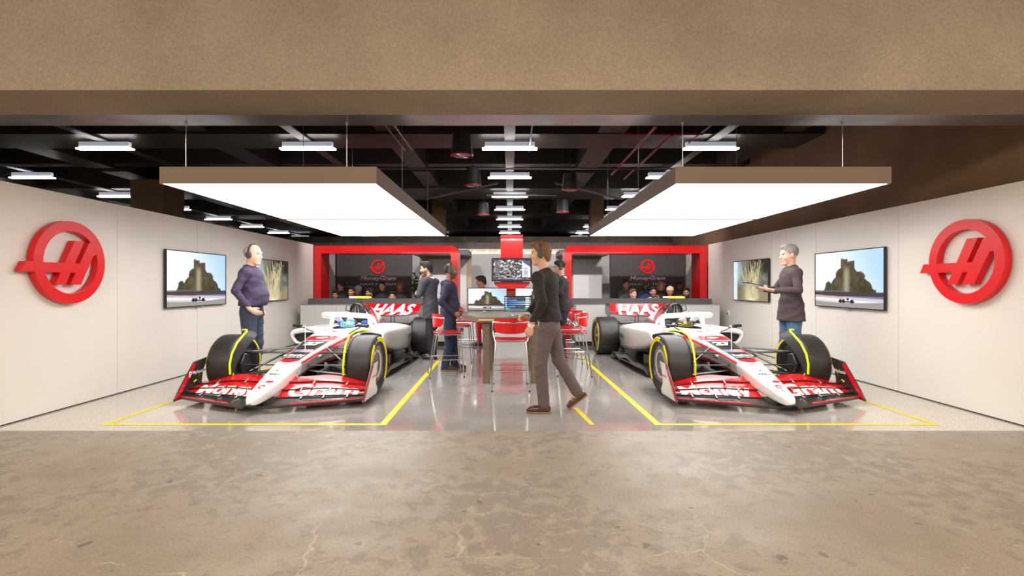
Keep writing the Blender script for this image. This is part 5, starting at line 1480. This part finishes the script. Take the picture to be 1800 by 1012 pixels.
# walking man in black sweater, facing left, seen slightly from behind
person('man in black sweater and grey trousers striding left in brown shoes', (.42, 5.62, 0), PI,
       stand(tyaw=-32, pyaw=-18, neck=(.03, 0, 1.545), pelvis=(-.02, 0, .975), head=(.085, -.01, 1.738), hyaw=-4, hpitch=2, sw=.20,
             elR=(.10, -.27, 1.21), wrR=(.215, -.16, 1.06), handR=((.85, 0, -.25), (0, .4, -1), (0, 1, .3), .95),
             elL=(.075, .30, 1.215), wrL=(.195, .20, .965), handL=((.12, -.05, -1), (-.1, -1, 0), (1, 0, 0), .55),
             knL=(.085, .085, .545), anL=(.045, .09, .087), footL=(0, 0), knR=(-.13, -.07, .56), anR=(-.345, -.07, .182), footR=(-8, 38)),
       dict(tone=rgb(206, 158, 132), hair=rgb(122, 88, 62), style='swept', phones=HPH, shoe=LTR, sole=LSOLE,
            top=dict(name='sweater', kind='sweater', col=cloth('black_knit', (.022, .018, .016), .9), hem=-.03, fold=.002, cuff=WCUF),
            legs=dict(col=cloth('grey_brown_trousers', rgb(92, 80, 80), .8), w=.008, fold=.0026, sock=mat('ankle_skin', rgb(200, 150, 125), .6))), cell=.0055)
# man in purple shirt, facing right
person('heavy man in dark purple shirt and jeans with headphones by the left wall', (-3.73, 7.32, 0), 0,
       stand(tyaw=12, neck=(-.02, 0, 1.50), pelvis=(0, 0, .95), head=(.03, -.01, 1.665), hpitch=4, hyaw=-6, sw=.19,
             elR=(-.07, -.27, 1.20), wrR=(.075, -.20, .965), handR=((.8, .15, -.45), (0, 1, 0), (.3, 0, 1), .35), elL=(-.02, .28, 1.2), wrL=(.0, .26, .95)),
       dict(tone=rgb(214, 172, 150), hair=rgb(170, 160, 150), style='thin', phones=HPH, fat=.052, hk=1.07, jaw=1.12, belt=LTR, shoe=BLEA,
            top=dict(name='shirt', kind='shirt', tuck=1, col=cloth('purple_shirt', rgb(62, 50, 78), .75), hem=-.01, fold=.0045, collar=cloth('purple_collar', rgb(48, 38, 62), .8)),
            legs=dict(col=cloth('dark_jeans', rgb(52, 60, 78), .85, var=.3, vs=5), w=.012, fold=.005)), scale=1.1)
# man in brown jacket, facing left, holding a tablet
P2 = person('grey-haired man in dark brown blazer and blue jeans holding a tablet', (4.10, 7.38, 0), PI,
       stand(tyaw=-14, neck=(.0, 0, 1.50), head=(.035, 0, 1.665), hpitch=5, sw=.20,
             elR=(.07, -.26, 1.20), wrR=(.31, -.10, 1.215), handR=((.9, .2, .1), (0, .3, 1), (0, 1, .2), .55), elL=(.06, .28, 1.20), wrL=(.30, .17, 1.20), handL=((.9, -.3, .1), (0, -.4, 1), (0, -1, .2), .6)),
       dict(tone=rgb(206, 160, 138), hair=rgb(140, 136, 134), style='short', hk=1.07, shoe=SBRN,
            top=dict(name='blazer', kind='jacket', col=cloth('brown_blazer', rgb(66, 54, 58), .85), hem=.03, tail=.07, fold=.004, collar=cloth('blazer_collar', rgb(54, 46, 56), .8)),
            legs=dict(col=cloth('blue_jeans', rgb(72, 100, 132), .85, var=.3, vs=5), w=.008, fold=.005)), scale=1.1)
t = thing('tablet', 'dark tablet with a white sheet held by the grey-haired man', 'tablet', (3.625, 7.36, 1.382), deg(176))
t.rotation_euler = (0, deg(-14), deg(180))
MB().box(-.03, .22, -.12, .12, -.004, .006).build('case', BLK, t, bevel=.003)
MB().box(-.01, .20, -.10, .10, .0065, .0075).build('glass', mat('tablet_glass', (.05, .05, .06), .1), t)
MB().box(-.02, .18, -.14, .11, -.0085, -.0055).build('paper_sheet', WCUF, t)
# suited man, facing left, hand to the chin
person('bearded man in a dark grey suit with a hand at his chin', (-1.52, 9.62, 0), PI,
       stand(tyaw=-25, neck=(.0, 0, 1.525), pelvis=(-.02, 0, .96), head=(.075, 0, 1.70), hpitch=8, hyaw=8, sw=.19,
             elL=(.17, .19, 1.215), wrL=(.155, .06, 1.475), handL=((.05, -.15, 1), (-1, 0, .1), (0, .4, .5), .9),
             elR=(.12, -.24, 1.22), wrR=(.23, .02, 1.235), handR=((.15, 1, .05), (-1, 0, 0), (0, 0, 1), .5), anL=(-.08, .11, .087), knL=(-.04, .10, .50)),
       dict(tone=rgb(196, 150, 126), hair=rgb(34, 28, 28), style='swept', beard=.7, shoe=BLEA,
            top=dict(name='suit_jacket', kind='suit', col=cloth('charcoal_suit', rgb(56, 56, 64), .8), hem=.03, tail=.11, fold=.003, collar=WCUF),
            legs=dict(col=cloth('charcoal_trousers', rgb(40, 38, 42), .8), w=.012, fold=.004)))
# hooded man, facing right
person('man in navy hooded jacket and jeans with headphones beside the table', (-1.0, 8.33, 0), 0,
       stand(tyaw=10, neck=(-.01, 0, 1.44), pelvis=(0, 0, .90), head=(.035, 0, 1.625), hpitch=2, sw=.19,
             elR=(-.10, -.25, 1.12), wrR=(.10, -.19, .94), handR=((.9, .2, -.4), (0, 1, 0), (.3, 0, 1), .7), elL=(.0, .27, 1.12), wrL=(.12, .15, .95), handL=((.9, -.2, -.4), (0, -1, 0), (.3, 0, 1), .7), knR=(.02, -.09, .47), knL=(.05, .09, .47), anR=(-.05, -.09, .087), anL=(.08, .10, .087)),
       dict(tone=rgb(138, 96, 76), hair=rgb(30, 24, 22), style='thin', beard=.6, phones=HPH, fat=.03, shoe=SBRN, sole=LSOLE,
            top=dict(name='hooded_jacket', kind='hoodie', col=cloth('navy_hoodie', rgb(40, 38, 60), .85), hem=.03, fold=.0055),
            legs=dict(col=cloth('indigo_jeans', rgb(40, 56, 82), .85, var=.35, vs=5), w=.010, fold=.0065)))
# person in red, far behind the monitors, facing left
person('dark-haired person in a red shirt and red trousers walking behind the monitors', (-.60, 11.55, 0), PI,
       stand(neck=(.02, 0, 1.30), pelvis=(0, 0, .82), head=(.06, 0, 1.465), hpitch=12, sw=.16, elR=(.02, -.22, 1.02), wrR=(.14, -.16, .85), elL=(-.02, .22, 1.02), wrL=(.12, .18, .86), knR=(.12, -.08, .45), anR=(.10, -.08, .087), knL=(-.02, .08, .44), anL=(-.14, .08, .12), footL=(0, 15)),
       dict(tone=rgb(158, 108, 84), hair=rgb(44, 30, 26), style='swept', shoe=BLEA,
            top=dict(name='red_shirt', kind='shirt', col=cloth('red_shirt', rgb(200, 30, 32), .8), hem=.03), legs=dict(col=cloth('red_trousers', rgb(190, 28, 30), .8))), cell=.008)
# man with folded arms behind the right chairs, facing left
person('man in black sweater with folded arms behind the right bar chairs', (.97, 9.42, 0), PI,
       stand(tyaw=-18, neck=(.0, 0, 1.53), pelvis=(-.02, 0, .96), head=(.045, 0, 1.715), hpitch=8, hyaw=4, sw=.18,
             elL=(.04, .25, 1.24), wrL=(.24, .02, 1.23), handL=((.1, -1, 0), (-1, 0, 0), (0, 0, 1), .6), elR=(.1, -.24, 1.24), wrR=(.22, .06, 1.18), handR=((.1, 1, 0), (-1, 0, 0), (0, 0, 1), .6)),
       dict(tone=rgb(196, 152, 132), hair=rgb(44, 34, 30), style='short', phones=HPH, shoe=BLEA,
            top=dict(name='sweater', kind='sweater', col=MATS['black_knit'], hem=.05, collar=WCUF), legs=dict(col=cloth('navy_jeans', rgb(30, 36, 54), .85))), cell=.007)

# ---- seated visitors behind the counters, facing the camera
def sitter(label, x, y, seat, tone, hair, style, topc, topname='shirt', hyaw=0, hpitch=0, hatc=None, beard=0., lean=0., hk=1., collar=None, phone=False, group=None, H=0.):
    b = seat; k = dict(neck=(lean, 0, b+.58+H), pelvis=(0, 0, b+.185), head=(lean+.035, 0, b+.745+H), hyaw=hyaw, hpitch=hpitch, sw=.158,
             elR=(.12, -.18, b+.28), wrR=(.30, -.12, b+.24), elL=(.12, .18, b+.28), wrL=(.30, .12, b+.24), knR=(.40, -.10, b+.13), knL=(.40, .10, b+.13), anR=(.40, -.11, .095), anL=(.40, .11, .095),
             handR=((1, .1, 0), (0, 0, -1), (0, 1, 0), .3), handL=((1, -.1, 0), (0, 0, -1), (0, -1, 0), .3))
    if phone: k.update(elL=(.20, .20, b+.33), wrL=(.15, .13, b+.60), handL=((-.1, -.25, 1), (-.3, -1, 0), (0, 0, 1), .6))
    nm = 'top_'+topname+'_'+''.join('%02x' % int(c*99) for c in topc)
    return person(label, (x, y, .012), -PI/2, k, dict(tone=tone, hair=hair, style=style, hatc=hatc or hair, beard=beard, hk=hk, top=dict(name=topname, kind='shirt', col=cloth(nm, topc, .85), hem=-.02, collar=collar), legs=dict(col=MATS['navy_jeans'])), cell=.0095, group=group)
GL, GR = 'visitors seated behind the left counter', 'visitors seated behind the right counter'
def X(px, y): return (px-896)/890*y
F1, F2 = 13.28, 14.02
dk, br, gy, bl = rgb(30, 24, 24), rgb(66, 44, 34), rgb(160, 156, 154), rgb(150, 118, 84)
# left: (px, row, ...)
sitter('seated dark-haired woman in black top, leftmost in front behind the left counter', X(583, F1)+.11, F1, .40, rgb(150, 104, 80), dk, 'swept', (.02, .02, .025), 'top', group=GL, H=-.04)
sitter('seated woman with long brown hair in dark top behind the left counter', X(600, F2), F2, .60, rgb(190, 140, 120), br, 'long', (.04, .035, .04), 'top', hyaw=-25, group=GL)
sitter('seated young man with thick black hair in a black shirt behind the left counter', X(615, F1)+.05, F1, .40, rgb(176, 122, 92), dk, 'swept', (.02, .018, .02), 'shirt', hyaw=-12, group=GL, H=.055)
sitter('seated person in a pale grey cap leaning low behind the left counter', X(628, F2)+.03, F2, .60, rgb(180, 130, 110), gy, 'cap', (.05, .05, .06), 'jacket', hyaw=-20, hatc=rgb(190, 188, 200), group=GL, H=-.11)
sitter('seated man with white-grey hair behind the left counter, beneath the sign lettering', X(640, F2), F2+.03, .60, rgb(180, 110, 95), gy, 'swept', (.06, .055, .07), 'shirt', hyaw=-30, group=GL, H=.065) if False else None
sitter('seated bearded man in a grey-brown shirt turned left behind the left counter', X(650, F1), F1, .40, rgb(176, 126, 100), dk, 'short', rgb(120, 104, 100), 'shirt', hyaw=-45, beard=.6, group=GL, H=.02)
sitter('seated man with dark hair and light collar behind the left counter', X(672, F2), F2, .60, rgb(196, 140, 116), dk, 'short', (.03, .03, .035), 'jacket', group=GL, collar=WCUF)
sitter('seated man with cropped dark hair sitting low behind the left counter', X(690, F1), F1, .40, rgb(196, 144, 118), dk, 'short', (.02, .02, .022), 'shirt', hyaw=10, group=GL, H=-.07)
sitter('seated person with a brown headscarf behind the left counter', X(700, F2)+.05, F2, .60, rgb(150, 92, 62), br, 'scarf', (.03, .028, .03), 'top', hatc=rgb(120, 74, 46), group=GL)
# right
sitter('seated woman with pinned-up hair in a dark top behind the right counter', X(1100, F2), F2, .60, rgb(170, 110, 84), dk, 'bun', rgb(70, 66, 60), 'top', group=GR, H=.04)
sitter('seated woman in a blue shirt with white collar behind the right counter', X(1112, F1), F1-.02, .40, rgb(222, 176, 156), rgb(110, 84, 66), 'short', rgb(70, 96, 150), 'shirt', hyaw=25, collar=WCUF, group=GR, H=.0)
sitter('seated dark-skinned man in deep blue shirt behind the right counter', X(1134, F2), F2, .60, rgb(84, 52, 38), dk, 'thin', rgb(44, 60, 110), 'shirt', collar=WCUF, group=GR)
sitter('seated man in a pale grey shirt holding a phone behind the right counter', X(1147, F1), F1, .40, rgb(190, 136, 110), dk, 'short', rgb(140, 142, 144), 'shirt', phone=True, beard=.5, group=GR, H=.05)
sitter('seated woman with long fair hair in dark top behind the right counter', X(1162, F2)-.01, F2, .60, rgb(190, 134, 108), bl, 'long', rgb(50, 44, 40), 'top', group=GR)
sitter('seated person in a cream knitted hat and beige top behind the right counter', X(1177, F1), F1, .40, rgb(176, 112, 86), gy, 'beanie', rgb(176, 156, 136), 'top', hyaw=-20, hatc=rgb(214, 196, 172), group=GR, H=.06)
sitter('seated dark-skinned man in a black shirt behind the right counter', X(1190, F2)+.05, F2, .60, rgb(96, 60, 46), dk, 'short', (.03, .026, .028), 'shirt', group=GR)
sitter('seated bearded man in a navy jacket behind the right counter', X(1207, F1)-.02, F1, .40, rgb(184, 130, 104), dk, 'swept', rgb(30, 36, 84), 'jacket', hyaw=-25, beard=.8, group=GR, H=.03)
